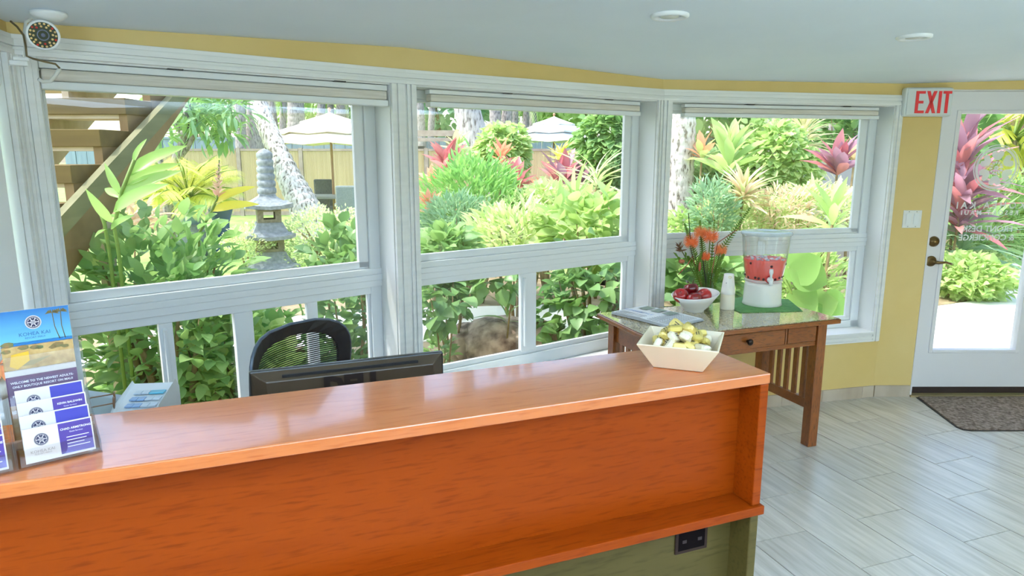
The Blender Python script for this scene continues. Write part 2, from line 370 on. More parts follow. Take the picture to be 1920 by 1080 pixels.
# ------------------------------------------------------------------ door
doorw = mat('door_white_enamel', S(222, 221, 224), .35)
root = thing('door_1', None, None, kind='structure'); root.matrix_world = F4
gx0, gx1, gz0, gz1 = .349, .915, .305, 1.812
a, b = DX0 + .012, DX0 + .012 + .80
mb = MB(); mb.box(a, gx0, .01, .055, .062, 1.934); mb.box(gx1, b, .01, .055, .062, 1.934); mb.box(gx0, gx1, .01, .055, .062, gz0); mb.box(gx0, gx1, .01, .055, gz1, 1.934)
mb.build('door_slab', doorw, root)
mb = MB(); t = .014
mb.box(gx0 - .012, gx0 + t, .004, .06, gz0 - .012, gz1 + .012); mb.box(gx1 - t, gx1 + .012, .004, .06, gz0 - .012, gz1 + .012); mb.box(gx0 + t, gx1 - t, .004, .06, gz0 - .012, gz0 + .008); mb.box(gx0 + t, gx1 - t, .004, .06, gz1 - .008, gz1 + .012)
mb.build('glazing_bead', doorw, root, .003)
mb = MB(); mb.box(gx0, gx1, .03, .034, gz0, gz1); mb.build('pane', glass, root)
mb = MB(); mb.box(DX0 - .0, a - .002, -.004, .1, 0, DZ1); mb.box(b + .002, DX1, -.004, .1, 0, DZ1); mb.box(DX0, DX1, .012, .1, 1.936, DZ1)
mb.build('door_jamb', doorw, root)
mb = MB(); mb.box(DX0, DX1, -.02, .17, -.002, .012); mb.build('threshold', mat('threshold_metal', S(190, 170, 130), .4, .6), root)
mb = MB(); mb.box(a, b, .008, .05, .02, .06); mb.build('door_sweep', mat('dark_rubber', S(40, 24, 18), .7), root)
# lock and lever
mb = MB(); mb.T = Matrix.Translation((.288, .01, 1.022)) @ Matrix.Rotation(math.pi / 2, 4, 'X')
mb.lathe([(0, 0), (.034, 0), (.033, .008), (.026, .016), (.024, .02), (.014, .021), (.014, .026), (0, .026)], 20); mb.box(-.006, .006, -.0015, .0015, .024, .032)
mb.build('deadbolt', bronze, root, label='antique brass deadbolt')
lv = MB(); lv.T = Matrix.Translation((.284, .01, .897)) @ Matrix.Rotation(math.pi / 2, 4, 'X')
lv.lathe([(0, 0), (.034, 0), (.034, .006), (.028, .012), (.014, .014), (.012, .045), (0, .046)], 20)
lv.tube([(0, 0, .04), (.03, -.004, .044), (.07, -.002, .042), (.105, -.012, .038), (.118, -.012, .034)], [.011, .01, .008, .006, .004], 8)
lv.build('lever_handle', bronze, root, label='antique brass lever handle')
# etched emblem and mirrored lettering on the pane
def emblem(mb, r, petals=8):
    def ring(r0, r1, n=40):
        vs = []; 
        for k in range(n):
            t = 2 * math.pi * k / n; vs += [(r0 * math.cos(t), r0 * math.sin(t), 0), (r1 * math.cos(t), r1 * math.sin(t), 0)]
        mb.add(vs, [(2 * k, 2 * k + 1, (2 * k + 3) % (2 * n), (2 * k + 2) % (2 * n)) for k in range(n)])
    ring(r * .95, r); ring(r * .80, r * .91)
    for k in range(6):      # heart-shaped petals with a notch, spoked between
        t = math.pi / 6 + k * math.pi / 3; pts = []
        for a_, q in ((-.36, .42), (-.44, .62), (-.34, .74), (-.12, .76), (0, .64), (.12, .76), (.34, .74), (.44, .62), (.36, .42), (.18, .34), (-.18, .34)): pts.append((r * q * math.cos(t + a_), r * q * math.sin(t + a_), 0))
        mb.add(pts, [tuple(range(len(pts)))])
    for k in range(12):
        t = k * math.pi / 6 + .1; pts = [(r * q * math.cos(t + a_), r * q * math.sin(t + a_), 0) for a_, q in ((-.12, .17), (-.2, .26), (0, .31), (.2, .26), (.12, .17))]; mb.add(pts, [tuple(range(5))])
    ring(0.02 * r, r * .1)
etch = bpy.data.materials.new('etched_white'); etch.use_nodes = True
en, el = etch.node_tree.nodes, etch.node_tree.links; eb = en['Principled BSDF']; eb.inputs['Base Color'].default_value = S(235, 238, 238); eb.inputs['Roughness'].default_value = .8
et = en.new('ShaderNodeBsdfTransparent'); em = en.new('ShaderNodeMixShader'); em.inputs[0].default_value = .82
el.new(et.outputs[0], em.inputs[1]); el.new(eb.outputs[0], em.inputs[2]); el.new(em.outputs[0], en['Material Output'].inputs[0])
mb = MB(); mb.T = Matrix.Translation((.634, .028, 1.478)) @ UPRIGHT; emblem(mb, .143); mb.build('emblem', etch, root, label='frosted round flower emblem')
mb = MB()
for txt, sz, z, cx in (('K O H E A   K A I', .058, 1.245, .63), ('R E S O R T   M A U I', .040, 1.200, .63), ('FRONT DESK', .054, 1.098, .63), ('& CONCIERGE', .054, 1.043, .63)):
    put_text(mb, txt, sz, Matrix.Translation((cx, .028, z)) @ UPRIGHT, True, .0012)
mb.build('lettering', etch, root, label='mirrored frosted lettering')

# light switch, exit sign
t = thing('light_switch', 'white double rocker switch plate on the yellow wall beside the door', 'switch'); t.matrix_world = F4 @ Matrix.Translation((.128, 0, 1.164))
mb = MB(); mb.box(-.058, .058, -.006, 0, -.055, .055); mb.build('plate', white, t, .003)
for x in (-.024, .024):
    mb = MB(); mb.add([(x - .016, -.008, -.034), (x + .016, -.008, -.034), (x + .016, -.0105, .034), (x - .016, -.0105, .034), (x - .016, -.004, -.034), (x + .016, -.004, -.034), (x + .016, -.004, .034), (x - .016, -.004, .034)], [(0, 1, 2, 3), (0, 4, 5, 1), (1, 5, 6, 2), (2, 6, 7, 3), (3, 7, 4, 0)])
    mb.build('rocker', vinyl, t, .001)
for x in (-.024, .024):
    for z in (-.046, .046): mb = MB(); mb.T = Matrix.Translation((x, -.006, z)) @ Matrix.Rotation(math.pi / 2, 4, 'X'); mb.lathe([(0.003, 0), (.003, .001), (0, .0012)], 8); mb.build('screw', chrome, t)
t = thing('exit_sign', 'white exit sign with red letters above the door and window corner', 'sign'); t.matrix_world = F4 @ Matrix.Translation((.122, 0, 1.868))
mb = MB(); mb.box(-.145, .145, -.055, 0, -.084, .084); mb.build('housing', mat('sign_white', S(225, 230, 230), .4), t, .014)
mb = MB(); mb.box(-.135, .135, -.06, -.05, -.078, .078); mb.build('face_plate', mat('sign_face', S(208, 214, 214), .45), t, .012)
# condensed slab letters
mb = MB(); mb.T = Matrix.Translation((-.086, -.0615, -.066)); H_ = .128
def bar(x0, x1, z0, z1): mb.box(x0, x1, -.0015, .001, z0, z1)
w_ = .018
bar(0, w_, 0, H_); bar(w_, .055, 0, w_ * .85); bar(w_, .055, H_ - w_ * .85, H_); bar(w_, .047, H_ / 2 - w_ * .42, H_ / 2 + w_ * .42)
for sgn in (0, 1):
    xa, xb = (.064, .105) if not sgn else (.105, .064)
    vs = [(xa, -.0015, 0), (xa + .019, -.0015, 0), (xb + .019, -.0015, H_), (xb, -.0015, H_)]; vs += [(x, .001, z) for x, _, z in vs]
    mb.add(vs, [(0, 1, 2, 3), (0, 4, 5, 1), (1, 5, 6, 2), (2, 6, 7, 3), (3, 7, 4, 0)])
bar(.135, .135 + w_, 0, H_); bar(.161, .212, H_ - w_ * .85, H_); bar(.1775, .1955, 0, H_ - w_ * .85)
mb.build('lettering', mat('exit_red', S(222, 30, 38), .4), t, label='red letters EXIT')

# downlights
for k, (px, py, lab) in enumerate(((1256, 28, 'round white recessed ceiling light nearer the middle window'), (1714, 68, 'round white recessed ceiling light over the door corner'))):
    P = on_ceiling(px, py); zc = P.z - .002; t = thing('recessed_light', lab, 'ceiling light', (P.x, P.y, zc))
    mb = MB(); mb.lathe([(.062, .004), (.062, -.004), (.056, -.009), (.046, -.008), (.040, .0)], 32); mb.build('trim_ring', vinyl, t)
    mb = MB(); mb.lathe([(.041, .002), (.034, .004), (0, .004)], 32); mb.build('diffuser', mat('lamp_glass', S(225, 222, 205), .5), t)
    mb = MB(); mb.lathe([(.03, -.002), (.028, -.006), (.0, -.008)], 24); mb.build('bulb_face', mat('bulb_glass', S(205, 205, 195), .3), t)

# security camera with its cable
L_ = at(81, 66, 1.98); P = Vector((L_.x, L_.y + .035, 0)); zc = ceil_z(P.x, P.y) - .001
t = thing('security_camera', 'small white bullet camera with a ring of infrared lamps under the ceiling', 'camera', (P.x, P.y, zc))
mb = MB(); mb.lathe([(0, 0), (.045, 0), (.045, -.008), (.03, -.02), (.014, -.024), (0, -.024)], 24); mb.build('mount', white, t)
d = (Vector((0, 0, EYE)) - L_).normalized()
q = d.to_track_quat('Z', 'Y').to_matrix().to_4x4(); C_ = Matrix.Translation(L_ - Vector((P.x, P.y, zc))) @ q @ Matrix.Scale(.92, 4)
mb = MB(); mb.T = C_; mb.lathe([(0, -.05), (.034, -.05), (.042, -.03), (.044, .0), (.041, .006), (.037, .004)], 28); mb.build('body', white, t)
mb = MB(); mb.T = C_; mb.lathe([(.037, .003), (0, .003)], 28); mb.build('lens_plate', mat('lens_black', S(14, 14, 22), .15), t)
mb = MB(); mb.T = C_; mb.lathe([(.016, .003), (.016, .007), (.013, .007), (.013, .004)], 20); mb.lathe([(.006, .004), (.006, .006), (0, .006)], 12); mb.build('lens', mat('lens_grey', S(110, 115, 135), .2), t)
mb = MB(); mb.T = C_
for k in range(30):
    a_ = 2 * math.pi * (k % 18) / 18 if k < 18 else 2 * math.pi * (k - 18) / 12 + .1; rr = .0325 if k < 18 else .0245
    mb.m = 1 if k % 5 == 2 else 0; mb.ball((rr * math.cos(a_), rr * math.sin(a_), .004), .0036, 6, 4)
mb.build('led_ring', [mat('led_amber', S(240, 205, 140), .3), mat('led_red', S(215, 60, 50), .3)], t)
def cable(name, pts, r, m, label, cat): mb = MB(); mb.tube(pts, r, 6); return mb.build(name, m, None, label=label, cat=cat)
cablew = mat('white_cable', S(222, 222, 214), .5); cabled = mat('tan_wire', S(110, 95, 62), .6)
Q = lambda px, py, Y=2.1: at(px, py, Y - .06)
cable('camera_cable', [Q(60, 34, 2.15), Q(48, 42, 2.14), Q(46, 60, 2.12), Q(47, 76, 2.1), Q(48, 98, 2.08), Q(50, 118, 2.07)], .0045, cablew, 'white cable hanging from the security camera', 'cable')
cable('loose_wire', [Q(20, 40, 2.12), Q(32, 50, 2.11), Q(44, 66, 2.1), Q(48, 86, 2.08), Q(50, 105, 2.07), Q(62, 110, 2.1), Q(85, 116, 2.12), Q(104, 120, 2.14), Q(112, 128, 2.15)], .003, cabled, 'thin tan wire running from the ceiling corner along the window head', 'wire')
cable('plug_cord', [Q(112, 129, 2.15), Q(105, 140, 2.15), Q(95, 152, 2.15), Q(80, 153, 2.14), Q(72, 148, 2.13)], .0055, cablew, 'white plug cord looped on the blind headrail', 'cord')
mb = MB(); mb.T = Matrix.Translation(Q(34, 118, 2.06)) @ Matrix.Rotation(R(40), 4, 'Z'); mb.box(-.022, .022, -.012, .012, -.008, .006); mb.box(-.012, .026, -.010, .010, .006, .016)
mb.build('junction_clip', white, None, .003, label='white cable junction clip on the window corner post', cat='cable clip')

# door mat
P0 = [onz(1680 + x / 5.4, 630 + y / 5.4, 0) for x, y in ((165, 615), (620, 935), (730, 965))]
mb = MB(); mb.prism([(2.64, 4.235), (2.585, 3.74), (2.598, 3.70), (2.635, 3.685), (3.55, 3.685), (3.55, 4.235)], 0, .004)
t = thing('door_mat', 'brown and grey bristle door mat in front of the door', 'mat')
mb.build('rubber_base', black, t)
pile = noise_mat('mat_pile', S(88, 72, 56), S(150, 134, 122), 55, .95, detail=8, bump=.9, lo=.35, hi=.66)
mb = MB(); mb.prism([(2.65, 4.229), (2.592, 3.74), (2.603, 3.706), (2.637, 3.691), (3.544, 3.691), (3.544, 4.229)], .004, .011); mb.build('pile', pile, t)
# ------------------------------------------------------------------ reception desk
def woodmat(name, c1, c2, c3, rough, axis_scale, coat=0., scale=3.):
    if name in MATS: return MATS[name]
    m = mat(name, c1, rough); n, l, b = nodes(m)
    tc = n.new('ShaderNodeTexCoord'); mp = n.new('ShaderNodeMapping'); mp.inputs['Scale'].default_value = axis_scale; l.new(tc.outputs['Object'], mp.inputs[0])
    t1 = n.new('ShaderNodeTexNoise'); t1.inputs['Scale'].default_value = scale; t1.inputs['Detail'].default_value = 6; t1.inputs['Distortion'].default_value = .6; l.new(mp.outputs[0], t1.inputs['Vector'])
    t2 = n.new('ShaderNodeTexNoise'); t2.inputs['Scale'].default_value = scale * 9; t2.inputs['Detail'].default_value = 3; l.new(mp.outputs[0], t2.inputs['Vector'])
    cr = n.new('ShaderNodeValToRGB'); e = cr.color_ramp.elements; e[0].position = .3; e[0].color = c1; e[1].position = .7; e[1].color = c2; l.new(t1.outputs['Fac'], cr.inputs[0])
    r2 = n.new('ShaderNodeValToRGB'); r2.color_ramp.elements[0].position = .52; r2.color_ramp.elements[1].position = .72; l.new(t2.outputs['Fac'], r2.inputs[0])
    mx = n.new('ShaderNodeMix'); mx.data_type = 'RGBA'; mx.inputs[7].default_value = c3; l.new(r2.outputs[0], mx.inputs[0]); l.new(cr.outputs[0], mx.inputs[6])
    l.new(mx.outputs[2], b.inputs['Base Color'])
    b.inputs['Specular IOR Level'].default_value = .5 if coat else .12
    if coat: b.inputs['Coat Weight'].default_value = coat; b.inputs['Coat Roughness'].default_value = .05
    return m
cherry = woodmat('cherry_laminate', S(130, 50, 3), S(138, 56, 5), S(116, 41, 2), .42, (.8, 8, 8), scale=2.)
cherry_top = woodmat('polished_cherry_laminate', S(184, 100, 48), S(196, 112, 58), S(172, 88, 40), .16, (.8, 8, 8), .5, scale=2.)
greylam = woodmat('olive_grey_laminate', S(76, 66, 34), S(84, 73, 40), S(68, 59, 30), .4, (.8, 6, 6), scale=2.)
KX = Vector((.579, 1.459)); KA = math.atan2(.364, .931); LEN = 1.86
desk = thing('reception_desk', 'cherry wood reception desk with raised polished counter and grey lower front', 'desk', (KX.x, KX.y, 0), KA)
def db(name, m, u0, u1, w0, w1, z0, z1, bevel=.0025, parent=desk, **k):   # u along the counter, w towards the guest side
    mb = MB(); mb.box(u0, u1, -w1, -w0, z0, z1); return mb.build(name, m, parent, bevel, **k)
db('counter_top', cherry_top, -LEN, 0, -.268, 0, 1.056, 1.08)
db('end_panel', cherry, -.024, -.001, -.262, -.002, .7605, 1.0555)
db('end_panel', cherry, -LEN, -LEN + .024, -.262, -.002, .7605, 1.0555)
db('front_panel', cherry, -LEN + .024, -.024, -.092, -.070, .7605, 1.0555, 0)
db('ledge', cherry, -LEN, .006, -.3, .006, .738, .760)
db('lower_front', greylam, -LEN + .024, -.024, -.092, -.070, .0, .7375, 0)
db('lower_end_panel', greylam, -.025, -.002, -.92, -.003, .0, .7375)
db('lower_end_panel', greylam, -LEN, -LEN + .024, -.92, -.003, .0, .7375)
db('worktop', cherry, -LEN, .0, -.94, -.301, .712, .7375)
gm = db('power_outlet', mat('outlet_frame', S(46, 32, 28), .6, spec=.15), -.184, -.094, -.070, -.066, .634, .716, .001, label='dark power outlet box in the lower front')
db('outlet_recess', mat('outlet_dark', S(14, 8, 9), .7, spec=.05), -.176, -.102, -.066, -.0655, .642, .708, 0, gm).location = (0, 0, 0)
for x in (-.165, -.122): mb = MB(); mb.box(x, x + .011, .0645, .0655, .66, .668); mb.build('socket', mat('outlet_slot', S(60, 50, 50), .6, spec=.1), gm)

def kp(u, w, z=1.08):      # a point of the counter top
    return Vector((KX.x + .931 * u + .364 * w, KX.y + .364 * u - .931 * w, z))

# square bowl of wrapped chocolates
bl = [onz(1225, 688, 1.08), onz(1318, 698, 1.08)]
bd = (bl[1] - bl[0]); ba = math.atan2(bd.y, bd.x); hb = bd.length / 2
bc = (bl[0] + bl[1]) / 2 + Vector((-bd.y, bd.x, 0)).normalized() * hb * .92
bowl = thing('square_bowl', 'square cream flared bowl of wrapped chocolates on the desk counter end', 'bowl', (bc.x, bc.y, 1.08), ba)
def sqbowl(mb, b, t, h, th):
    o = [(b, 0), (t, h)]; i = [(t - th * 1.6, h), (b - th * .6, th * 2)]
    rings = [(b - .004, 0), (b, .002), (t, h - .002), (t - .001, h), (t - th, h), (b - th * .3, th * 1.5)]
    vs = []; fs = []
    for r, z in rings: vs += [(-r, -r, z), (r, -r, z), (r, r, z), (-r, r, z)]
    for k in range(len(rings) - 1):
        for q in range(4): fs.append((k * 4 + q, k * 4 + (q + 1) % 4, (k + 1) * 4 + (q + 1) % 4, (k + 1) * 4 + q))
    fs.append((3, 2, 1, 0)); e = (len(rings) - 1) * 4; fs.append((e, e + 1, e + 2, e + 3)); mb.add(vs, fs)
BT, BH = hb * 1.62, .062
mb = MB(); sqbowl(mb, hb, BT, BH, .0042); mb.build('shell', mat('cream_porcelain', S(238, 224, 200), .2), bowl, .0012)
gold = mat('gold_foil', S(226, 204, 122), .36, .35); gold2 = mat('olive_gold_foil', S(204, 186, 104), .38, .35); silver = mat('pearl_wrapper', S(238, 228, 204), .42, .15); ink = mat('brown_ink', S(60, 52, 44), .6)
def candy(mb, L, W, H):
    vs = []; prof = [(-L, .35), (-L * .9, .8), (-L * .6, 1), (L * .6, 1), (L * .9, .8), (L, .35)]
    for x, q in prof:
        for k in range(8):
            a_ = 2 * math.pi * (k + .5) / 8; vs.append((x, W * q * math.copysign(abs(math.cos(a_)) ** .6, math.cos(a_)), H * q * math.copysign(abs(math.sin(a_)) ** .6, math.sin(a_))))
    fs = [(i * 8 + k, i * 8 + (k + 1) % 8, (i + 1) * 8 + (k + 1) % 8, (i + 1) * 8 + k) for i in range(len(prof) - 1) for k in range(8)]
    fs += [tuple(range(8))[::-1], tuple(range(40, 48))]; mb.add(vs, fs, False)
cm = []
for g in (gold, gold2, silver):
    mb = MB(); candy(mb, .0175, .014, .0085); cm.append(mb.mesh('wrapped_chocolate', g))
mb = MB(); mb.box(-.009, .009, -.004, -.002, .0084, .0088); mb.box(-.006, .006, .002, .0035, .0084, .0088); band = mb.mesh('printed_band', ink)
cr = random.Random(5); M4 = Matrix.Translation((bc.x, bc.y, 1.08)) @ Matrix.Rotation(ba, 4, 'Z')
spots = []
for layer, (zz, half, nn) in enumerate(((.020, .030, 3), (.036, .040, 4), (.053, .047, 5), (.070, .036, 4), (.085, .016, 2))):
    for i in range(nn):
        for j in range(nn):
            if nn > 2 and layer >= 3 and (i in (0, nn - 1)) and (j in (0, nn - 1)): continue
            x = -half + 2 * half * i / (nn - 1) + cr.uniform(-.004, .004); y = -half + 2 * half * j / (nn - 1) + cr.uniform(-.004, .004)
            spots.append((x, y, zz + cr.uniform(-.003, .003)))
for i, (x, y, z) in enumerate(spots):
    k = cr.choice((0, 0, 1, 2, 2)); gname = ('gold foil chocolates heaped in the square bowl', 'olive gold chocolates heaped in the square bowl', 'pearl white chocolates heaped in the square bowl')[k]
    o = obj('wrapped_chocolate', cm[k], None, 0, ('gold foil wrapped chocolate heaped in the square cream bowl', 'olive gold foil wrapped chocolate heaped in the square cream bowl', 'pearl white wrapped chocolate heaped in the square cream bowl')[k], 'chocolate', gname)
    o.matrix_world = M4 @ Matrix.Translation((x, y, z)) @ Matrix.Rotation(cr.uniform(0, 6.28), 4, 'Z') @ Matrix.Rotation(cr.uniform(-.8, .8) + (.35 if y < -.03 else 0), 4, 'X') @ Matrix.Rotation(cr.uniform(-.8, .8), 4, 'Y')
    if z > .045: obj('printed_band', band, o)

# ------------------------------------------------------------------ brochure and card holder
HB = onz(193, 848, 1.08); HA = R(38.9)
holder = thing('card_holder', 'clear acrylic tiered brochure and business card holder on the counter', 'holder', (HB.x, HB.y, 1.08), HA)
HT = Matrix.Translation((HB.x, HB.y, 1.08)) @ Matrix.Rotation(HA, 4, 'Z')
cw, dxc = .106, .116
mb = MB(); mb.box(-2 * dxc - .002, 0, .0, .135, 0, .003); mb.build('base_plate', clear, holder)
for x in (-.0025, -dxc, -2 * dxc):
    mb = MB(); pr_ = [(.004, .003), (.11, .003), (.128, .165), (.108, .165), (.10, .085), (.004, .018)]
    vs = [(x, y, z) for y, z in pr_] + [(x + .0025, y, z) for y, z in pr_]; n_ = len(pr_)
    mb.add(vs, [tuple(range(n_)), tuple(range(n_, 2 * n_))[::-1]] + [(i, (i + 1) % n_, n_ + (i + 1) % n_, n_ + i) for i in range(n_)]); mb.build('side_wall', clear, holder)
for c in range(2):
    x1 = -.003 - dxc * c; x0 = x1 - cw
    for k in range(5):
        y = .004 + .0205 * k; z0 = .003 + .0155 * k; h = .026 if k < 4 else .09
        mb = MB(); mb.add([(x0, y, z0), (x1, y, z0), (x1, y + h * .25, z0 + h), (x0, y + h * .25, z0 + h), (x0, y + .0016, z0), (x1, y + .0016, z0), (x1, y + .0016 + h * .25, z0 + h), (x0, y + .0016 + h * .25, z0 + h)], [(0, 1, 2, 3), (7, 6, 5, 4), (0, 4, 5, 1), (2, 6, 7, 3), (0, 3, 7, 4), (1, 5, 6, 2)])
        mb.build('pocket_front', clear, holder)
violet = mat('card_violet', S(58, 30, 118), .55); indigo = mat('card_indigo', S(40, 36, 136), .55); lav = mat('card_lavender', S(100, 92, 160), .55); cardw = mat('card_white', S(212, 202, 200), .6); navy = mat('navy_ink', S(28, 26, 60), .6); wht = mat('white_ink', S(240, 240, 245), .6); tan_ink = mat('tan_ink', S(150, 136, 134), .6)
names_ = (('CHAD ARMSTRONG', None, 'KEVIN BALDWIN', None), ('ROBIN HAMMERQUIST', 'ROBIN HAMMERQUIST', None, None))
tier_ = ('front', 'second', 'third', 'back')
for c in range(2):
    for k in range(4):
        x1 = -.008 - dxc * c; W_, H_ = .094, .054
        y = .0075 + .0205 * k; z0 = .006 + .0155 * k
        t = thing('business_card', 'white and purple business card stack in the %s tier of the %s holder column' % (tier_[k], ('right', 'left')[c]), 'card')
        T0 = HT @ Matrix.Translation((x1 - W_, y, z0)) @ Matrix.Rotation(math.pi / 2 - .245, 4, 'X'); t.matrix_world = T0
        mb = MB(); mb.box(0, W_, 0, H_, -.006, 0); mb.build('card_stack', cardw, t)
        mb = MB(); mb.box(W_ * .50, W_ - .002, .004 if k else .0035, H_ - .002, 0, .0003); mb.build('colour_panel', violet if k in (0, 2 - c) else indigo, t)
        if k == 0:
            mb = MB(); pts = [(W_ * .53, .0035), (W_ - .002, .0035), (W_ - .002, .020), (W_ * .64, .020), (W_ * .60, .017), (W_ * .59, .010), (W_ * .56, .005)]; mb.prism(pts, .0003, .0005); mb.build('swoosh_panel', lav, t)
        mb = MB(); mb.T = Matrix.Translation((W_ * .25, H_ * .63, .0004)); emblem(mb, .0095); mb.build('emblem', navy, t)
        mb = MB(); put_text(mb, 'KOHEA KAI', .0062, Matrix.Translation((W_ * .25, H_ * .30, .0004))); put_text(mb, 'RESORT MAUI', .0036, Matrix.Translation((W_ * .25, H_ * .22, .0004))); mb.build('lettering', tan_ink, t)
        mb = MB(); nm = names_[c][k]
        if nm: put_text(mb, nm, .0046, Matrix.Translation((W_ * .75, H_ * .78, .0007)), bold=.00008); put_text(mb, 'Guest Services', .0031, Matrix.Translation((W_ * .75, H_ * .68, .0007)))
        else: put_text(mb, 'GUEST SERVICES', .0034, Matrix.Translation((W_ * .75, H_ * .58, .0007)))
        for q in range(4 if k == 0 else 1): mb.box(W_ * .60, W_ * (.93 - .04 * (q % 3)), H_ * (.52 - .095 * q), H_ * (.52 - .095 * q) + .0011, .0006, .0007)
        mb.build('small_print', wht, t)
# brochure
BW, BHt = .100, .215
t = thing('brochure', 'tall resort brochure with beach photo and purple band in the card holder', 'brochure')
t.matrix_world = HT @ Matrix.Translation((-.110, .112, .012)) @ Matrix.Rotation(math.pi / 2 - .11, 4, 'X')
mb = MB(); mb.box(0, BW, 0, BHt, -.006, 0); mb.build('booklet', paper, t)
def strip(name, m, y0, y1, x0=0, x1=BW, z=.0003): mb = MB(); mb.box(x0, x1, y0, y1, 0, z); return mb.build(name, m, t)
skyp = mat('printed_sky', S(20, 135, 190), .4); n, l, b = nodes(skyp); tc = n.new('ShaderNodeTexCoord'); sx = n.new('ShaderNodeSeparateXYZ'); crp = n.new('ShaderNodeValToRGB')
crp.color_ramp.elements[0].color = S(96, 168, 196); crp.color_ramp.elements[1].color = S(6, 88, 146); l.new(tc.outputs['Generated'], sx.inputs[0]); l.new(sx.outputs[1], crp.inputs[0]); l.new(crp.outputs[0], b.inputs['Base Color'])
strip('printed_sky', skyp, .160, BHt); strip('printed_sea', mat('printed_sea', S(10, 100, 160), .4), .156, .162)
strip('printed_beach', noise_mat('printed_sand', S(190, 156, 98), S(160, 122, 66), 60, .5, lo=.35, hi=.65), .116, .157)
mb = MB(); mb.prism([(.008, .124), (.018, .118), (.036, .130), (.036, .146), (.012, .143)], .0003, .0006); mb.build('printed_lounge', mat('printed_yellow', S(206, 160, 30), .5), t)
mb = MB(); mb.prism([(.036, .130), (.068, .134), (.040, .122), (.024, .122)], .0003, .00055); mb.build('printed_shadow', mat('printed_olive', S(150, 128, 80), .5), t)
mb = MB(); 
for x, y, r in ((.03, .153, .007), (.045, .151, .006), (.052, .150, .005), (.078, .150, .008), (.088, .146, .005), (.009, .160, .008), (.07, .147, .005), (.006, .149, .006)): mb.prism([(x + r * math.cos(a_) * (1 + .25 * (q % 2)), y + r * .6 * math.sin(a_)) for q, a_ in enumerate([i * math.pi / 5 for i in range(10)])], .0003, .0007)
mb.build('printed_shrubs', noise_mat('printed_green', S(58, 92, 50), S(140, 96, 50), 90, .5), t)
mb = MB()
for x0_, x1_, yt in ((.090, .076, .206), (.098, .088, .207)):
    mb.tube([(x0_ - .008, .160, .0005), ((x0_ + x1_) / 2 - .006, .182, .0005), (x1_, yt, .0005)], .0007, 5, flat=.3)
    for q in range(7): a_ = q * math.pi / 6 - .2; mb.prism([(x1_, yt - .001), (x1_ + .011 * math.cos(a_), yt + .005 * math.sin(a_) - .003), (x1_ + .006 * math.cos(a_), yt + .005 * math.sin(a_) + .001)], .0003, .0006)
mb.build('printed_palm', mat('printed_brown', S(96, 82, 40), .5), t)
strip('caption_strip', cardw, .106, .117); strip('dark_line', mat('plum_ink', S(84, 20, 78), .5), .101, .1065)
strip('purple_band', mat('printed_plum', S(84, 42, 92), .5), .058, .1015); strip('lower_photo', noise_mat('printed_room', S(176, 108, 36), S(158, 148, 118), 26, .5, stretch=(.4, 2, 1)), 0, .058)
mb = MB(); mb.T = Matrix.Translation((.048, .193, .0005)); mb.prism([(.0115 * math.cos(i * .2618), .0115 * math.sin(i * .2618)) for i in range(24)], 0, .0002); mb.build('seal', cardw, t)
mb = MB(); mb.T = Matrix.Translation((.048, .193, .0009)); emblem(mb, .0102); mb.build('emblem', navy, t)
mb = MB(); put_text(mb, 'KOHEA KAI', .0085, Matrix.Translation((.048, .174, .0006))); put_text(mb, 'RESORT MAUI', .0045, Matrix.Translation((.048, .1675, .0006))); mb.build('lettering', mat('blue_ink', S(20, 80, 130), .5), t)
mb = MB()
for s_, y in (('WELCOME TO THE NEWEST ADULTS-', .0955), ('ONLY BOUTIQUE RESORT ON MAUI', .0885), ('FEATURING ISLAND-INSPIRED SPACES', .0730), ('& BREATHTAKING OCEAN VIEWS', .0660)): put_text(mb, s_, .0052, Matrix.Translation((.05, y, .0006)), bold=.0001)
mb.tube([(.041, .081, .0006), (.045, .0815, .0006), (.050, .0800, .0006), (.055, .0815, .0006), (.060, .0825, .0006)], [.0004, .0011, .0012, .0011, .0004], 6, flat=.3)
mb.build('lettering', wht, t, label='white lettering on the purple band')

# orange flower in a white vase beside the holder
FL = at(-2, 684, 1.30); P = FL - Vector((.02, 0, 0)); hf = FL.z - 1.08
t = thing('flower_vase', 'white vase with an orange flower at the counter edge behind the card holder', 'vase', (P.x, P.y, 1.08))
mb = MB(); mb.lathe([(0, 0), (.026, 0), (.034, .015), (.038, .045), (.034, hf * .5), (.024, hf * .62), (.027, hf * .68), (.024, hf * .68), (.02, hf * .6), (0, hf * .5)], 24); mb.build('vessel', ceramic, t)
orange = mat('orange_petal', S(240, 150, 100), .5, spec=.3)
mb = MB(); mb.tube([(0, 0, hf * .5), (.008, 0, hf * .8), (.02, 0, hf - .004)], .003, 6); mb.build('stem', mat('stem_green', S(90, 120, 60), .6), t)
for k in range(13):
    a_ = k * 2.4; r_ = .036 + .006 * (k % 3); tl = -.5 + .4 * (k % 5)
    d = Vector((math.cos(a_) * math.cos(tl), math.sin(a_) * math.cos(tl), math.sin(tl)))
    x = d.cross(Vector((0, -.3, 1))).normalized(); o_ = Vector((.02, 0, hf)); mb = MB()
    vs = [o_, o_ + d * r_ * .5 + x * .009, o_ + d * r_ * .85 + x * .007 + Vector((0, 0, -.003)), o_ + d * r_ - Vector((0, 0, .006)), o_ + d * r_ * .85 - x * .007 + Vector((0, 0, -.003)), o_ + d * r_ * .5 - x * .009]
    mb.add(vs, [(0, 1, 2, 3, 4, 5)], True); mb.build('petal', orange, t)

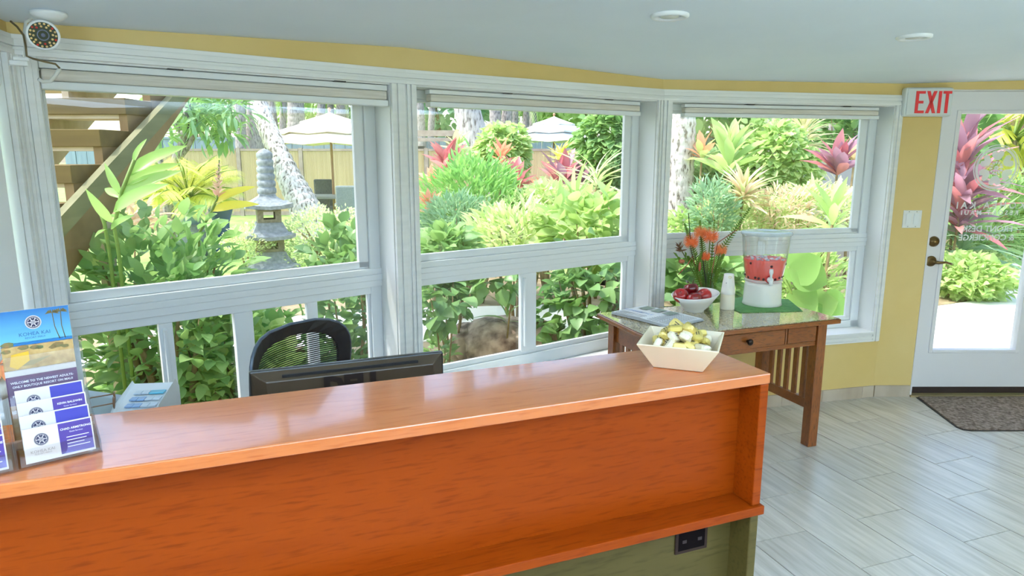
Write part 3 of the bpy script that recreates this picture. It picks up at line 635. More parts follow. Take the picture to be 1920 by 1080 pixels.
# ------------------------------------------------------------------ monitor on the worktop
mon = thing('computer_monitor', 'black flat computer monitor seen from behind over the counter', 'monitor'); Mm = Matrix.Translation(kp(-.857, -.47, .7375)) @ Matrix.Rotation(KA, 4, 'Z'); mon.matrix_world = Mm
mblack = mat('monitor_plastic', S(66, 54, 40), .32); MW = .462
mb = MB(); mb.box(-MW / 2, MW / 2, 0, .018, .055, .331); mb.build('bezel', mat('bezel_black', S(40, 38, 34), .3), mon, .004)
mb = MB(); ins = .035; vs = [(-MW / 2 + .004, 0, .06), (MW / 2 - .004, 0, .06), (MW / 2 - .004, 0, .327), (-MW / 2 + .004, 0, .327), (-MW / 2 + ins + .02, -.032, .08), (MW / 2 - ins - .02, -.032, .08), (MW / 2 - ins, -.032, .312), (-MW / 2 + ins, -.032, .312)]
mb.add(vs, [(0, 1, 5, 4), (1, 2, 6, 5), (2, 3, 7, 6), (3, 0, 4, 7), (4, 5, 6, 7)]); mb.build('back_shell', mblack, mon, .002)
mb = MB(); mb.box(-.16, .16, -.024, -.0175, .3165, .3225); 
mb.build('vent_slot', mat('vent_black', S(12, 8, 8), .6), mon)
mb = MB(); mb.box(-.03, .03, -.05, -.03, .02, .22); mb.box(-.11, .11, -.1, .09, 0, .012); mb.build('stand', black, mon, .004)
mb = MB(); put_text(mb, 'DELL', .062, Matrix.Translation((0, -.0335, .283)) @ UPRIGHT, bold=.004); mb.build('lettering', mat('logo_dark', S(28, 18, 12), .4), mon, label='raised dark lettering on the back')
mb = MB(); mb.box(-MW / 2 + .012, MW / 2 - .012, .018, .0185, .068, .319); mb.build('screen', mat('screen_dark', S(20, 22, 26), .15), mon)

# office machine with keypad, and eyeglasses on it
P = at(245, 752, 1.62); mz = P.z
mt = thing('office_machine', 'white office machine with a grey blue keypad behind the counter', 'office machine'); mt.matrix_world = Matrix.Translation((P.x, P.y, .7375)) @ Matrix.Rotation(R(8), 4, 'Z')
h = mz - .7375 + .012
mb = MB(); pf = [(-.10, 0), (-.10, h - .04), (-.05, h - .012), (.07, h + .012), (.09, h - .01), (.09, 0)]
vs = [(-.02, y, z) for y, z in pf] + [(.085, y, z) for y, z in pf]; n_ = len(pf)
mb.add(vs, [tuple(range(n_)), tuple(range(n_, 2 * n_))[::-1]] + [(i, (i + 1) % n_, n_ + (i + 1) % n_, n_ + i) for i in range(n_)]); mb.build('housing', mat('machine_white', S(214, 220, 220), .4), mt, .006)
mb = MB(); pf = [(-.10, 0), (-.10, h - .055), (.02, h - .012), (.05, h - .01), (.05, 0)]
vs = [(-.135, y, z + .02) for y, z in pf] + [(-.022, y, z - .004) for y, z in pf]; n_ = len(pf)
mb.add(vs, [tuple(range(n_)), tuple(range(n_, 2 * n_))[::-1]] + [(i, (i + 1) % n_, n_ + (i + 1) % n_, n_ + i) for i in range(n_)]); mb.build('paper_cover', mat('machine_grey', S(150, 162, 162), .35), mt, .004)
mb = MB(); mb.box(-.137, -.02, -.104, -.099, h - .085, h - .078); mb.build('cover_seam', black, mt)
sl_ = math.atan2(.024, .12)
for r_ in range(3):
    for c_ in range(4):
        if r_ == 2 and c_ == 3: continue
        y = -.045 + .03 * r_; z = h - .011 + (y + .05) * .2
        mb = MB(); wk = .0085; x = .015 + c_ * .018
        if r_ == 2 and c_ == 2: mb.box(x - wk, x + .018 + wk, y - .011, y + .011, z, z + .004); km = mat('key_teal', S(96, 176, 200), .4)
        else: mb.box(x - wk, x + wk, y - .011, y + .011, z, z + .004); km = mat('key_blue', S(140, 170, 205), .4) if c_ < 2 and r_ < 2 else mat('key_grey', S(196, 208, 216), .4)
        mb.build('key', km, mt, .001)
ga = at(214, 750, 1.57); g = thing('eyeglasses', 'brown framed eyeglasses lying on the grey machine cover', 'eyeglasses', tuple(ga), R(118))
for sx_ in (-.02, .02):
    mb = MB(); mb.tube([(sx_ + .017 * math.cos(i * math.pi / 8), 0, .013 * math.sin(i * math.pi / 8)) for i in range(16)], .0017, 6, True); mb.build('rim', mat('tortoise', S(110, 74, 40), .3), g)
    mb = MB(); mb.tube([(sx_ * 1.85, 0, .004), (sx_ * 1.9, .05, .002), (sx_ * 1.8, .09, -.008)], .0016, 6); mb.build('temple_arm', MATS['tortoise'], g)
mb = MB(); mb.tube([(-.004, 0, .004), (0, 0, .007), (.004, 0, .004)], .0016, 6); mb.build('bridge', MATS['tortoise'], g)

# ------------------------------------------------------------------ mesh office chair
a_, b_ = at(436, 662, 1.78), at(628, 642, 2.13)
ca = math.atan2(b_.y - a_.y, b_.x - a_.x); ctr = (a_ + b_) / 2; CWID = math.hypot(b_.x - a_.x, b_.y - a_.y)
chair = thing('office_chair', 'black mesh back office chair behind the reception desk', 'chair'); chair.matrix_world = Matrix.Translation((ctr.x, ctr.y, 0)) @ Matrix.Rotation(ca, 4, 'Z')
hw = CWID / 2; TOPZ = 1.068; MZ = .94
def prof(z):        # half width of the back at a height: broad rounded top, tapering to the waist
    if z >= MZ: t_ = (z - MZ) / (TOPZ - MZ); return hw * max(0, 1 - t_ ** 3.4) ** (1 / 3.4)
    t_ = (MZ - z) / (MZ - .52); return hw * (1 - .34 * t_ ** 1.3) * (1 if t_ < .92 else max(.0, 1 - ((t_ - .92) / .08) ** 2) ** .5 * .6 + .4)
def yb(x, z): return .06 * (x / hw) ** 2 * -1 + .22 * (z - .85) * -0.35
def outline(q_=0.):
    zs = [.52 + (TOPZ - .52) * (1 - math.cos(math.pi * i / 22)) / 2 for i in range(23)]; L_ = []
    for z in zs:
        w_ = prof(z); zz_ = .80 + (z - .80) * (1 - q_ / .28 if z > .8 else 1 - q_ / .28); w2 = max(0, w_ - q_ * (1 if w_ > q_ else 0)) if w_ > q_ * .5 else 0
        L_.append((w2, zz_))
    pts = [(w_, z) for w_, z in L_] + [(-w_, z) for w_, z in L_[::-1][1:-1]]
    return [(x, yb(x, z), z) for x, z in pts]
oo, ii = outline(0), outline(.036); n_ = len(oo)
mb = MB(); vs = []
for p, q in zip(oo, ii): vs += [p, q, (q[0], q[1] + .010, q[2]), (p[0], p[1] + .014, p[2])]
fs = []
for i in range(n_):
    j = (i + 1) % n_
    for k in range(4): fs.append((i * 4 + k, i * 4 + (k + 1) % 4, j * 4 + (k + 1) % 4, j * 4 + k))
mb.add(vs, fs, False); mb.build('back_frame', mat('chair_black', S(20, 17, 16), .5), chair, .002)
mb = MB(); mb.tube([(p[0], p[1] + .006, p[2]) for p in oo], .0055, 6, True); mb.build('frame_rim', mat('chair_graphite', S(70, 80, 92), .3), chair)
mb = MB(); z = .56                                   # woven strands of the back
while z < TOPZ - .03:
    xx = prof(z) - .02
    if xx > .02: mb.tube([(x, yb(x, z) + .005, z) for x in [xx * (-1 + k / 5) for k in range(11)]], .0017, 4, False, False)
    z += .0066
mb.build('mesh_fabric', MATS['chair_black'], chair, kind='stuff')
mb = MB(); mb.box(-.22, .22, .04, .46, .44, .48); mb.build('seat', MATS['chair_black'], chair, .02)
mb = MB(); mb.tube([(0, .03, .60), (0, .00, .50), (0, .10, .42), (0, .24, .42)], .022, 10); mb.build('spine', MATS['chair_graphite'], chair)
mb = MB(); mb.tube([(0, .24, .44), (0, .24, .10)], .026, 12); mb.build('gas_column', black, chair)
for k in range(5):
    a_ = k * 2 * math.pi / 5; mb = MB(); mb.tube([(0, .24, .11), (.16 * math.cos(a_), .24 + .16 * math.sin(a_), .095), (.29 * math.cos(a_), .24 + .29 * math.sin(a_), .07)], [.026, .02, .014], 8); sp = mb.build('base_spoke', black, chair)
    mb = MB(); mb.T = Matrix.Translation((.29 * math.cos(a_), .24 + .29 * math.sin(a_), .028)) @ Matrix.Rotation(a_, 4, 'Z') @ Matrix.Rotation(math.pi / 2, 4, 'X'); mb.lathe([(0, -.02), (.026, -.02), (.028, 0), (.026, .02), (0, .02)], 14); mb.build('caster', black, sp)
for sx_ in (-1, 1):
    mb = MB(); mb.tube([(sx_ * .24, .18, .46), (sx_ * .27, .18, .56), (sx_ * .27, .20, .64)], .014, 8); mb.build('arm_post', black, chair)
    mb = MB(); mb.box(sx_ * .27 - .04, sx_ * .27 + .04, .08, .34, .64, .665); mb.build('armrest', MATS['chair_black'], chair, .01)

# ------------------------------------------------------------------ refreshment table
TZ = .72; TR = Vector((1.721, 3.463)); tx = Vector((.9416, .3366)); ty = Vector((-.3366, .9416)); TWD, TDP = 1.144, .548
dark = woodmat('dark_oak', S(138, 76, 26), S(116, 60, 18), S(76, 34, 10), .3, (1.2, 9, 9), .3, scale=3.)
darkv = woodmat('dark_oak_upright', S(138, 76, 26), S(116, 60, 18), S(76, 34, 10), .3, (9, 9, 1.2), .3, scale=3.)
ang = math.atan2(tx.y, tx.x)
tab = thing('side_table', 'dark oak mission style table with glass covered top under the window', 'table', (TR.x, TR.y, 0), ang)
TT = Matrix.Translation((TR.x, TR.y, 0)) @ Matrix.Rotation(ang, 4, 'Z')
def tbx(name, m, x0, x1, y0, y1, z0, z1, bevel=.003, parent=None, **k): mb = MB(); mb.box(x0, x1, y0, y1, z0, z1); return mb.build(name, m, parent or tab, bevel, **k)
tbx('table_top', dark, -TWD, 0, 0, TDP, TZ - .028, TZ - .0045, .004)
gt = mat('table_glass', S(140, 128, 96), .06, spec=.6)
speck = noise_mat('speckled_top_under_glass', S(112, 100, 70), S(176, 166, 132), 130, .05, detail=3, lo=.4, hi=.62, coat=.6)
tbx('glass_top', speck, -TWD + .006, -.006, .006, TDP - .006, TZ - .0045, TZ, .002)
LG = .058; lx = [(-TWD + .05, -TWD + .05 + LG), (-.05 - LG, -.05)]; ly = [(.04, .04 + LG), (TDP - .04 - LG, TDP - .04)]
for x0, x1 in lx:
    for y0, y1 in ly: tbx('leg', darkv, x0, x1, y0, y1, 0, TZ - .028)
xa, xb = lx[0][1], lx[1][0]
tbx('rear_apron', dark, xa, xb, ly[1][0] + .02, ly[1][1] - .015, TZ - .145, TZ - .028)
tbx('front_apron_rail', dark, xa, xb, ly[0][0] + .012, ly[0][1] - .01, TZ - .15, TZ - .126); tbx('front_apron_rail', dark, xa, xb, ly[0][0] + .012, ly[0][1] - .01, TZ - .040, TZ - .028)
for x in (xa, xb - .20, xa + .20 - .012): tbx('front_apron_block', dark, x if x != xa else xa, (x + .012) if x not in (xb - .20,) else x + .012, ly[0][0] + .012, ly[0][1] - .01, TZ - .126, TZ - .040)
drw = tbx('drawer', dark, xa + .215, xb - .21, ly[0][0] + .004, ly[1][0], TZ - .124, TZ - .042)
tbx('drawer_side_panel', dark, xb - .186, xb - .004, ly[0][0] + .008, ly[0][0] + .03, TZ - .124, TZ - .042); tbx('drawer_side_panel', dark, xa + .004, xa + .186, ly[0][0] + .008, ly[0][0] + .03, TZ - .124, TZ - .042)
mb = MB(); mb.T = Matrix.Translation(((xa + xb) / 2 + .02, ly[0][0] + .004, TZ - .083)) @ Matrix.Rotation(math.pi / 2, 4, 'X'); mb.lathe([(.008, 0), (.007, .010), (.016, .018), (.017, .024), (.011, .030), (0, .032)], 16); mb.build('knob', mat('knob_bronze', S(44, 34, 30), .25, .7), drw)
for x0, x1 in lx:
    xm = (x0 + x1) / 2
    tbx('side_apron', dark, xm - .011, xm + .011, ly[0][1], ly[1][0], TZ - .145, TZ - .028); tbx('side_stretcher', dark, xm - .012, xm + .012, ly[0][1], ly[1][0], .20, .252)
    for k in range(5):
        y = ly[0][1] + (ly[1][0] - ly[0][1]) * (k + .8) / 5.6; tbx('slat', darkv, xm - .008, xm + .008, y - .014, y + .014, .252, TZ - .145, .001)
def tp(px, py): return onz(px, py, TZ)
# newspaper
t = thing('newspaper', 'folded newspaper spread on the near end of the table', 'newspaper')
c4 = [tp(1140, 588), tp(1212, 577), tp(1327, 603), tp(1250, 615)]; o_ = (c4[0] + c4[2]) / 2
nx = ((c4[2] - c4[1]) + (c4[3] - c4[0])).normalized(); t.matrix_world = Matrix.Translation((o_.x, o_.y, TZ + .0005)) @ Matrix.Rotation(math.atan2(nx.y, nx.x), 4, 'Z')
NL = ((c4[2] - c4[1]).length + (c4[3] - c4[0]).length) / 2; NW = min(.30, ((c4[1] - c4[0]).length + (c4[2] - c4[3]).length) / 2)
def sheet(mb, x0, x1, y0, y1, z, curl):
    vs = []; n1 = 8
    for i in range(n1 + 1):
        x = x0 + (x1 - x0) * i / n1; dz = curl * math.sin(math.pi * i / n1) + curl * .6 * (1 - i / n1) ** 2
        vs += [(x, y0, z + dz), (x, y1, z + dz * .5), (x, y0, z + dz - .0008), (x, y1, z + dz * .5 - .0008)]
    fs = []
    for i in range(n1): a_ = i * 4; b_ = a_ + 4; fs += [(a_, b_, b_ + 1, a_ + 1), (a_ + 2, a_ + 3, b_ + 3, b_ + 2), (a_, a_ + 2, b_ + 2, b_), (a_ + 1, b_ + 1, b_ + 3, a_ + 3)]
    mb.add(vs, fs)
news = mat('newsprint', S(206, 212, 214), .8)
for k in range(4):
    mb = MB(); sheet(mb, -NL / 2, NL / 2 - k * .004, -NW / 2 + k * .003, NW / 2, .002 + .0022 * k, .002 + .0015 * k); mb.build('sheet', news, t)
ink_b = mat('news_blue', S(120, 150, 200), .8); ink_g = mat('news_grey', S(150, 156, 156), .8); ink_p = mat('news_photo', S(128, 142, 130), .8)
mb = MB(); ph = MB(); bl_ = MB(); zt = .0165
for c_ in range(3): ph.box(-NL * .40 + c_ * NL * .2, -NL * .26 + c_ * NL * .2, NW * .14, NW * .42, zt, zt + .0004)
put_text(bl_, 'SUMMER', .034, Matrix.Translation((-NL * .34, -NW * .1, zt + .0004))); put_text(bl_, 'STYLE', .034, Matrix.Translation((-NL * .12, -NW * .1, zt + .0004)))
for r_ in range(12):
    for c_ in range(2): mb.box(NL * (.08 + c_ * .2), NL * (.26 + c_ * .2), NW * (-.42 + r_ * .068), NW * (-.42 + r_ * .068) + .003, zt - .001, zt + .0004)
for r_ in range(4): mb.box(-NL * .45, -NL * .02, NW * (-.44 + r_ * .06), NW * (-.44 + r_ * .06) + .003, zt - .001, zt + .0004)
ph.build('printed_photo', ink_p, t); bl_.build('headline', ink_b, t); mb.build('printed_column', ink_g, t)
# fruit bowl and fruit
P = tp(1302, 583); fb = thing('fruit_bowl', 'round white slanted-rim bowl holding red apples on the table', 'bowl', (P.x, P.y, TZ))
BRi = .128
mb = MB(); vs_p = [(0, .006), (.044, .006), (.046, 0), (.050, 0), (.051, .008), (.075, .030), (.100, .062), (BRi, .096), (BRi - .002, .099), (BRi - .005, .097), (.096, .064), (.070, .034), (.045, .015), (0, .012)]
mb.lathe(vs_p, 36); mb.v = [(x, y, z + (z / .1) * .18 * (x * .55 + y * .3)) for x, y, z in mb.v]
mb.build('shell', ceramic, fb)
applem = noise_mat('red_apple_skin', S(92, 6, 14), S(172, 32, 28), 9, .14, detail=4, stretch=(1, 1, .3), lo=.35, hi=.7, rnd=.12, coat=.4)
mb = MB(); R_ = .042; prof = []
for i in range(15):
    a_ = -math.pi / 2 + math.pi * i / 14; r_ = R_ * math.cos(a_) * (1 + .10 * math.sin(a_)); z_ = R_ * (math.sin(a_) * .92 + .92)
    if i > 11: z_ -= (i - 11) * .0042
    if i < 2: z_ += (2 - i) * .003
    prof.append((max(r_, 0), z_))
mb.lathe(prof, 20); apple_me = mb.mesh('apple', applem)
mb = MB(); mb.tube([(0, 0, .058), (.001, 0, .066), (.004, 0, .074)], .0014, 5); stem_me = mb.mesh('stem', mat('apple_stem', S(70, 50, 30), .7))
for i, (dx_, dy_, dz_, rx_, ry_, lab) in enumerate(((-.074, -.002, .068, .5, -.3, 'glossy red apple at the window-post side of the white bowl'), (-.004, .045, .084, -.2, .2, 'dark red apple highest at the back of the white bowl'), (.062, -.012, .068, -.5, .35, 'red apple nearest the cup stack side of the white bowl'), (-.012, -.062, .054, .25, .1, 'orange red apple lowest at the front of the white bowl'), (-.008, -.006, .026, 0, .9, 'dark apple wedged beneath the others in the white bowl'))):
    o = obj('apple', apple_me, None, 0, lab, 'apple', 'red apples in the fruit bowl', loc=(P.x + dx_, P.y + dy_, TZ + dz_ - .012), rot=(rx_, ry_, i * 1.3)); o.scale = (.78,) * 3 if i == 4 else (1, 1, 1); obj('stem', stem_me, o)
# cup stack
P = tp(1363, 579); cs = thing('cup_stack', 'tapered stack of white paper cups beside the fruit bowl', 'cups', (P.x, P.y, TZ))
cupm = mat('cup_white', S(238, 236, 228), .45)
mb = MB(); mb.lathe([(0, 0), (.039, 0), (.0395, .004), (.0385, .06), (.0375, .062), (.0370, .088)], 28); mb.build('lower_cup', mat('cup_cream', S(236, 228, 206), .5), cs)
mb = MB(); mb.lathe([(.0385, .086), (.039, .09), (.0365, .112), (.034, .132), (.0345, .134)], 28); mb.build('middle_cup', cupm, cs)
mb = MB(); mb.lathe([(.0335, .130), (.034, .134), (.029, .17), (.0265, .196), (.025, .197), (.0, .195)], 28); mb.build('upper_cup', cupm, cs)
mb = MB(); d = (Vector((0, 0, 0)) - Vector((P.x, P.y, 0))).normalized(); mb.T = Matrix.Translation((d.x * .0315 + .0, d.y * .0315, .165)) @ frame2((0, 0), (-d.y, d.x)) @ Matrix.Rotation(R(12), 4, 'X')
mb.box(-.013, -.006, -.002, .0015, -.018, -.015); mb.box(-.012, -.010, -.002, .0015, -.022, -.012); mb.box(-.007, -.005, -.002, .0015, -.024, -.014); mb.build('printed_mark', ink, cs)
mb = MB(); mb.T = Matrix.Translation((d.x * .0275, d.y * .0275, .182)) @ frame2((0, 0), (-d.y, d.x)); mb.tube([(.006 + .008 * math.cos(i * .7854), 0, .006 * math.sin(i * .7854)) for i in range(8)], .0012, 5, True); mb.build('printed_ring', gold, cs)
def frosted(name, col, opac):
    m = mat(name, col, .2); n, l, b = nodes(m); t_ = n.new('ShaderNodeBsdfTransparent'); x_ = n.new('ShaderNodeMixShader'); x_.inputs[0].default_value = opac
    l.new(t_.outputs[0], x_.inputs[1]); l.new(b.outputs[0], x_.inputs[2]); l.new(x_.outputs[0], n['Material Output'].inputs[0]); return m
# green mat and dispenser
gm_ = thing('place_mat', 'green woven place mat under the drink dispenser', 'mat')
greenm = noise_mat('green_mat', S(74, 128, 62), S(96, 150, 78), 60, .8, bump=.2)
mp_ = [tp(1377, 582), tp(1388, 587), tp(1505, 584), tp(1478, 562), tp(1400, 557), tp(1376, 560)]
mb = MB(); vs = [(p.x, p.y, TZ + .0006) for p in mp_] + [(p.x, p.y, TZ + .0036) for p in mp_]; k_ = len(mp_)
mb.add(vs, [tuple(range(k_))[::-1], tuple(range(k_, 2 * k_))] + [(i, (i + 1) % k_, k_ + (i + 1) % k_, k_ + i) for i in range(k_)]); mb.build('mat_sheet', greenm, gm_)
P = tp(1428, 571); P.z = TZ + .0036; dz = TZ + .0036
disp = thing('drink_dispenser', 'clear drink dispenser of pink berry water on a white base', 'dispenser', (P.x, P.y, dz))
mb = MB(); mb.lathe([(0, 0), (.104, 0), (.108, .004), (.104, .02), (.1, .112), (.097, .13), (.09, .136), (0, .136)], 40); mb.build('base', mat('dispenser_white', S(234, 234, 228), .25), disp)
tank = [(.0, .145), (.092, .145), (.1, .15), (.112, .22), (.122, .30), (.129, .385), (.132, .40), (.129, .402)]
mb = MB(); mb.lathe(tank, 44); mb.lathe([(.097, .152), (.109, .22), (.119, .30), (.126, .385), (.129, .402)], 44); mb.build('tank', glassmat('tank_plastic', (.965, .972, .975, 1), 1.5, .02, 1.5), disp)
liq = leafmat('pink_berry_water', S(252, 156, 146), S(252, 156, 146), .6, .12, True)
mb = MB(); mb.lathe([(0, .150), (.095, .150), (.098, .155), (.109, .225), (.1145, .262), (.1135, .264), (0, .264)], 40); mb.build('berry_water', liq, disp)
mb = MB(); cr2 = random.Random(3)
for k in range(46):
    a_ = cr2.uniform(0, 6.28); r_ = .108 * math.sqrt(cr2.random()); mb.m = k % 3; s_ = cr2.uniform(.006, .011)
    mb.ball((r_ * math.cos(a_), r_ * math.sin(a_), .264 + cr2.uniform(-.001, .004)), s_, 7, 5, (1, 1, .7))
mb.build('ice', [mat('ice_white', S(222, 226, 228), .15), mat('ice_grey', S(196, 200, 206), .15), mat('ice_pink', S(238, 196, 194), .2)], disp, kind='stuff')
berry = mat('dark_berry', S(70, 20, 26), .35)
for k in range(17):
    a_ = -1.6 + (k - 8) * .27 + cr2.uniform(-.1, .1); up_ = k % 4 == 0
    zz = .235 + cr2.uniform(-.008, .012) if up_ else .158 + cr2.uniform(0, .012); rr = .110 if up_ else .099
    mb = MB(); mb.ball((rr * math.cos(a_), rr * math.sin(a_), zz), .0075, 8, 6); mb.build('berry', berry, disp)
mb = MB(); mb.lathe([(.132, .398), (.137, .400), (.138, .410), (.135, .414), (.12, .417), (.05, .420), (.045, .418), (0, .418)], 44); mb.build('lid', frosted('lid_plastic', S(196, 212, 216), .6), disp)
da = math.atan2(-P.y, -P.x) + .30; dvx = Vector((math.cos(da), math.sin(da), 0))
mb = MB(); mb.lathe([(.101, .134), (.104, .138), (.104, .146), (.100, .150)], 40); mb.build('collar', frosted('collar_plastic', S(226, 228, 226), .55), disp)
sp = MB(); c_ = dvx * .104 + Vector((0, 0, .160)); sp.tube([c_, c_ + dvx * .022, c_ + dvx * .032], [.016, .016, .012], 12); sp.tube([c_ + dvx * .026, c_ + dvx * .030 + Vector((0, 0, -.018)), c_ + dvx * .031 + Vector((0, 0, -.03))], [.011, .010, .008], 10)
sp.tube([c_ + dvx * .028, c_ + dvx * .026 + Vector((0, 0, .03)), c_ + dvx * .024 + Vector((0, 0, .042)), c_ + dvx * .022 + Vector((0, 0, .062))], [.005, .007, .012, .010], 10); tapo = sp.build('spigot', vinyl, disp)
mb = MB(); mb.tube([c_ - dvx * .002, c_ + dvx * .006], [.021, .021], 14); mb.build('red_washer', mat('washer_red', S(196, 50, 50), .4), tapo)

# ------------------------------------------------------------------ flower arrangement
P = tp(1325, 566); P.z = TZ
va = thing('flower_arrangement', 'glass vase of orange pincushion flowers with fern fronds on the table', 'flowers', (P.x, P.y, TZ))
mb = MB(); mb.lathe([(0, 0), (.034, 0), (.036, .01), (.036, .17), (.038, .175), (.034, .175), (.033, .012), (0, .010)], 28); mb.build('vase', glassmat('vase_glass', (.86, .93, .86, 1), 1.45, .02, .9), va)
pinc = mat('pincushion_orange', S(250, 156, 92), .5); pinc2 = mat('pincushion_coral', S(246, 134, 74), .5); stemm = mat('stem_olive', S(96, 112, 44), .6); fern = leafmat('fern_green', S(96, 128, 40), S(140, 150, 60), .3, .5); dkst = mat('stem_dark', S(50, 40, 34), .6)
er = Vector((1, 0, 0)); Yv = P.y
def vp(px, py, dy=0.): q_ = at(px, py, Yv + dy); return q_ - Vector((P.x, P.y, TZ))
for i, (px, py, dy, r_) in enumerate(((1296, 454, -.02, .042), (1313, 437, .03, .036), (1332, 444, .0, .046), (1351, 470, .02, .036), (1323, 482, -.03, .026))):
    c_ = vp(px, py, dy); base = Vector((rng.uniform(-.012, .012), rng.uniform(-.012, .012), .03))
    mb = MB(); mb.tube([base, base * .5 + c_ * .45 + Vector((0, 0, .01)), c_], .0035, 6); st = mb.build('flower_stem', stemm, va)
    mb = MB(); mb.ball(c_, r_ * .42, 10, 8)
    for k in range(150):
        z_ = 1 - 1.5 * (k + .5) / 120; a_ = k * 2.39996; s_ = math.sqrt(max(0, 1 - z_ * z_)); d = Vector((s_ * math.cos(a_), s_ * math.sin(a_), z_)); x = d.orthogonal().normalized() * .0016
        p0, p1, p2 = c_ + d * r_ * .4, c_ + d * r_ * .95, c_ + d * r_ * 1.18 + Vector((0, 0, .008))
        mb.add([p0 - x, p0 + x, p1 + x, p1 - x, p2], [(0, 1, 2, 3), (3, 2, 4)])
    mb.build('pincushion_bloom', pinc if i % 2 else pinc2, va)
def frond(pts, wid, n_):
    mb = MB(); mb.tube(pts, [.003] * (len(pts) - 1) + [.0012], 5)
    V_ = [Vector(p) for p in pts]; seg = len(V_) - 1; vv = []
    for k in range(n_):
        f = .16 + .84 * k / n_; s_ = min(int(f * seg), seg - 1); u = f * seg - s_; p = V_[s_].lerp(V_[s_ + 1], u); d = (V_[s_ + 1] - V_[s_]).normalized(); side = d.cross(Vector((0, -1, .25))).normalized()
        wl = wid * math.sin(math.pi * min(1, .18 + .82 * f) ** .8) + .006
        for sg in (-1, 1):
            t_ = p + side * sg * wl + d * wl * .5; m_ = p.lerp(t_, .5); h_ = d * .0042
            mb.add([p - h_ * .6, m_ - h_, t_, m_ + h_, p + h_ * .6], [(0, 1, 2, 3, 4)])
    return mb.build('fern_frond', fern, va)
for px0, py0, px1, py1, px2, py2, dy, wd, nn in ((1328, 540, 1352, 470, 1408, 388, .02, .026, 46), (1322, 540, 1300, 470, 1283, 418, .0, .022, 36), (1325, 540, 1318, 470, 1312, 412, .05, .022, 36), (1330, 545, 1345, 500, 1358, 476, -.02, .018, 24), (1318, 545, 1300, 500, 1288, 480, -.03, .02, 24), (1334, 545, 1342, 520, 1352, 500, -.04, .016, 18), (1326, 545, 1334, 490, 1340, 410, .06, .014, 34), (1315, 545, 1306, 505, 1316, 470, -.04, .02, 22)):
    a_, b_, c_ = Vector((0, 0, .03)), vp(px1, py1, dy), vp(px2, py2, dy * 1.5); m1 = vp(px0, py0, 0)
    frond([a_, m1, m1.lerp(b_, .55), b_, b_.lerp(c_, .55) + Vector((0, 0, .004)), c_], wd, nn)
for pts, m_ in (([(1326, 545, 0), (1318, 490, -.03), (1316, 470, -.03)], dkst), ([(1330, 545, 0), (1340, 480, -.02), (1346, 455, -.02), (1383, 430, -.04)], mat('stem_rust', S(150, 72, 50), .6)), ([(1316, 545, 0), (1296, 470, -.02), (1291, 400, -.02)], dkst), ([(1318, 545, 0), (1298, 480, -.05), (1290, 495, -.08), (1272, 515, -.1)], MATS['stem_rust'])):
    mb = MB(); mb.tube([Vector((0, 0, .03))] + [vp(*p) for p in pts], .0026, 5); mb.build('twig', m_, va)
# a small bromeliad-like bud at the side
c_ = vp(1274, 462, -.03)
mb = MB(); mb.tube([Vector((0, 0, .03)), vp(1300, 510, -.02), c_], .003, 5); mb.build('bud_stem', stemm, va)
mb = MB()
for k in range(16):
    a_ = k * 2.4; d = Vector((math.cos(a_) * .6 - .25, math.sin(a_) * .4, .5 - .06 * k + .35)).normalized(); x = d.orthogonal().normalized() * .006; p0 = c_ - Vector((-.012, 0, .03)) * (k / 16)
    mb.add([p0 - x, p0 + d * .02 - x * .8, p0 + d * .036, p0 + d * .02 + x * .8, p0 + x], [(0, 1, 2, 3, 4)])
mb.build('spiky_bud', mat('bud_brown', S(120, 84, 56), .6), va)
for k, (px, py, sx_) in enumerate(((1278, 490, .018), (1312, 500, .012))):
    c_ = vp(px, py, -.05); mb = MB(); mb.ball(c_, sx_, 8, 6, (1, 1, .7) if k == 0 else (.7, .7, 2.4)); mb.build('seed_pod', mat('pod_rust', S(168, 92, 60), .6), va)
for k in range(7):
    c_ = vp(1268 + k * 6, 478 + (k % 3) * 8, -.04); d = Vector((-.5 + .1 * k, -.3, .4)).normalized(); x = d.orthogonal().normalized() * .012; mb = MB()
    mb.add([c_ - d * .02, c_ + x, c_ + d * .032, c_ - x], [(0, 1, 2, 3)]); mb.build('leaf', fern, va)
# ================================================================== garden
GZ = -.06
grass_m = noise_mat('lawn_grass', S(100, 142, 62), S(148, 178, 92), 3, .9, detail=8, bump=.6, lo=.3, hi=.7)
soil_m = noise_mat('garden_soil', S(120, 104, 76), S(164, 150, 116), 5, .95, detail=8, bump=.7)
conc_m = noise_mat('pale_concrete', S(232, 228, 218), S(242, 239, 232), 5, .8, detail=7, bump=.12)
mb = MB(); mb.box(-90, 90, -60, 140, GZ - .2, GZ); struct('ground', mb, grass_m)
mb = MB(); mb.prism([(-9, 2.2), (-1.7, 2.45), (-.6, 3.35), (.75, 4.3), (2.3, 4.7), (2.95, 4.7), (3.0, 5.2), (2.6, 8.6), (-1.2, 9.2), (-5.5, 7.4), (-9, 6.5)][::-1], GZ - .05, GZ + .008); struct('planting_bed', mb, soil_m)
mb = MB(); mb.prism([(3.1, 7.2), (4.4, 7.12), (5.45, 7.66), (6.5, 9.0), (9, 13), (9, 19), (-2, 19), (-1.5, 10.0)][::-1], GZ - .05, GZ + .008); struct('planting_bed', mb, soil_m)
# concrete walk from the door, with a branch past the windows
mb = MB()
mb.prism([(2.3, 4.44), (4.9, 4.44), (5.3, 5.4), (6.9, 6.7), (8.6, 8.5), (11.0, 10.8), (10.4, 12.6), (7.9, 10.9), (6.6, 9.0), (5.5, 7.6), (4.4, 7.08), (3.4, 6.9), (2.0, 7.0), (.5, 7.25), (-1.6, 7.0), (-3.6, 6.0), (-3.4, 5.0), (-1.4, 5.75), (.4, 5.8), (2.0, 5.6), (2.4, 5.2)][::-1], GZ - .05, GZ + .02)
struct('path', mb, conc_m)

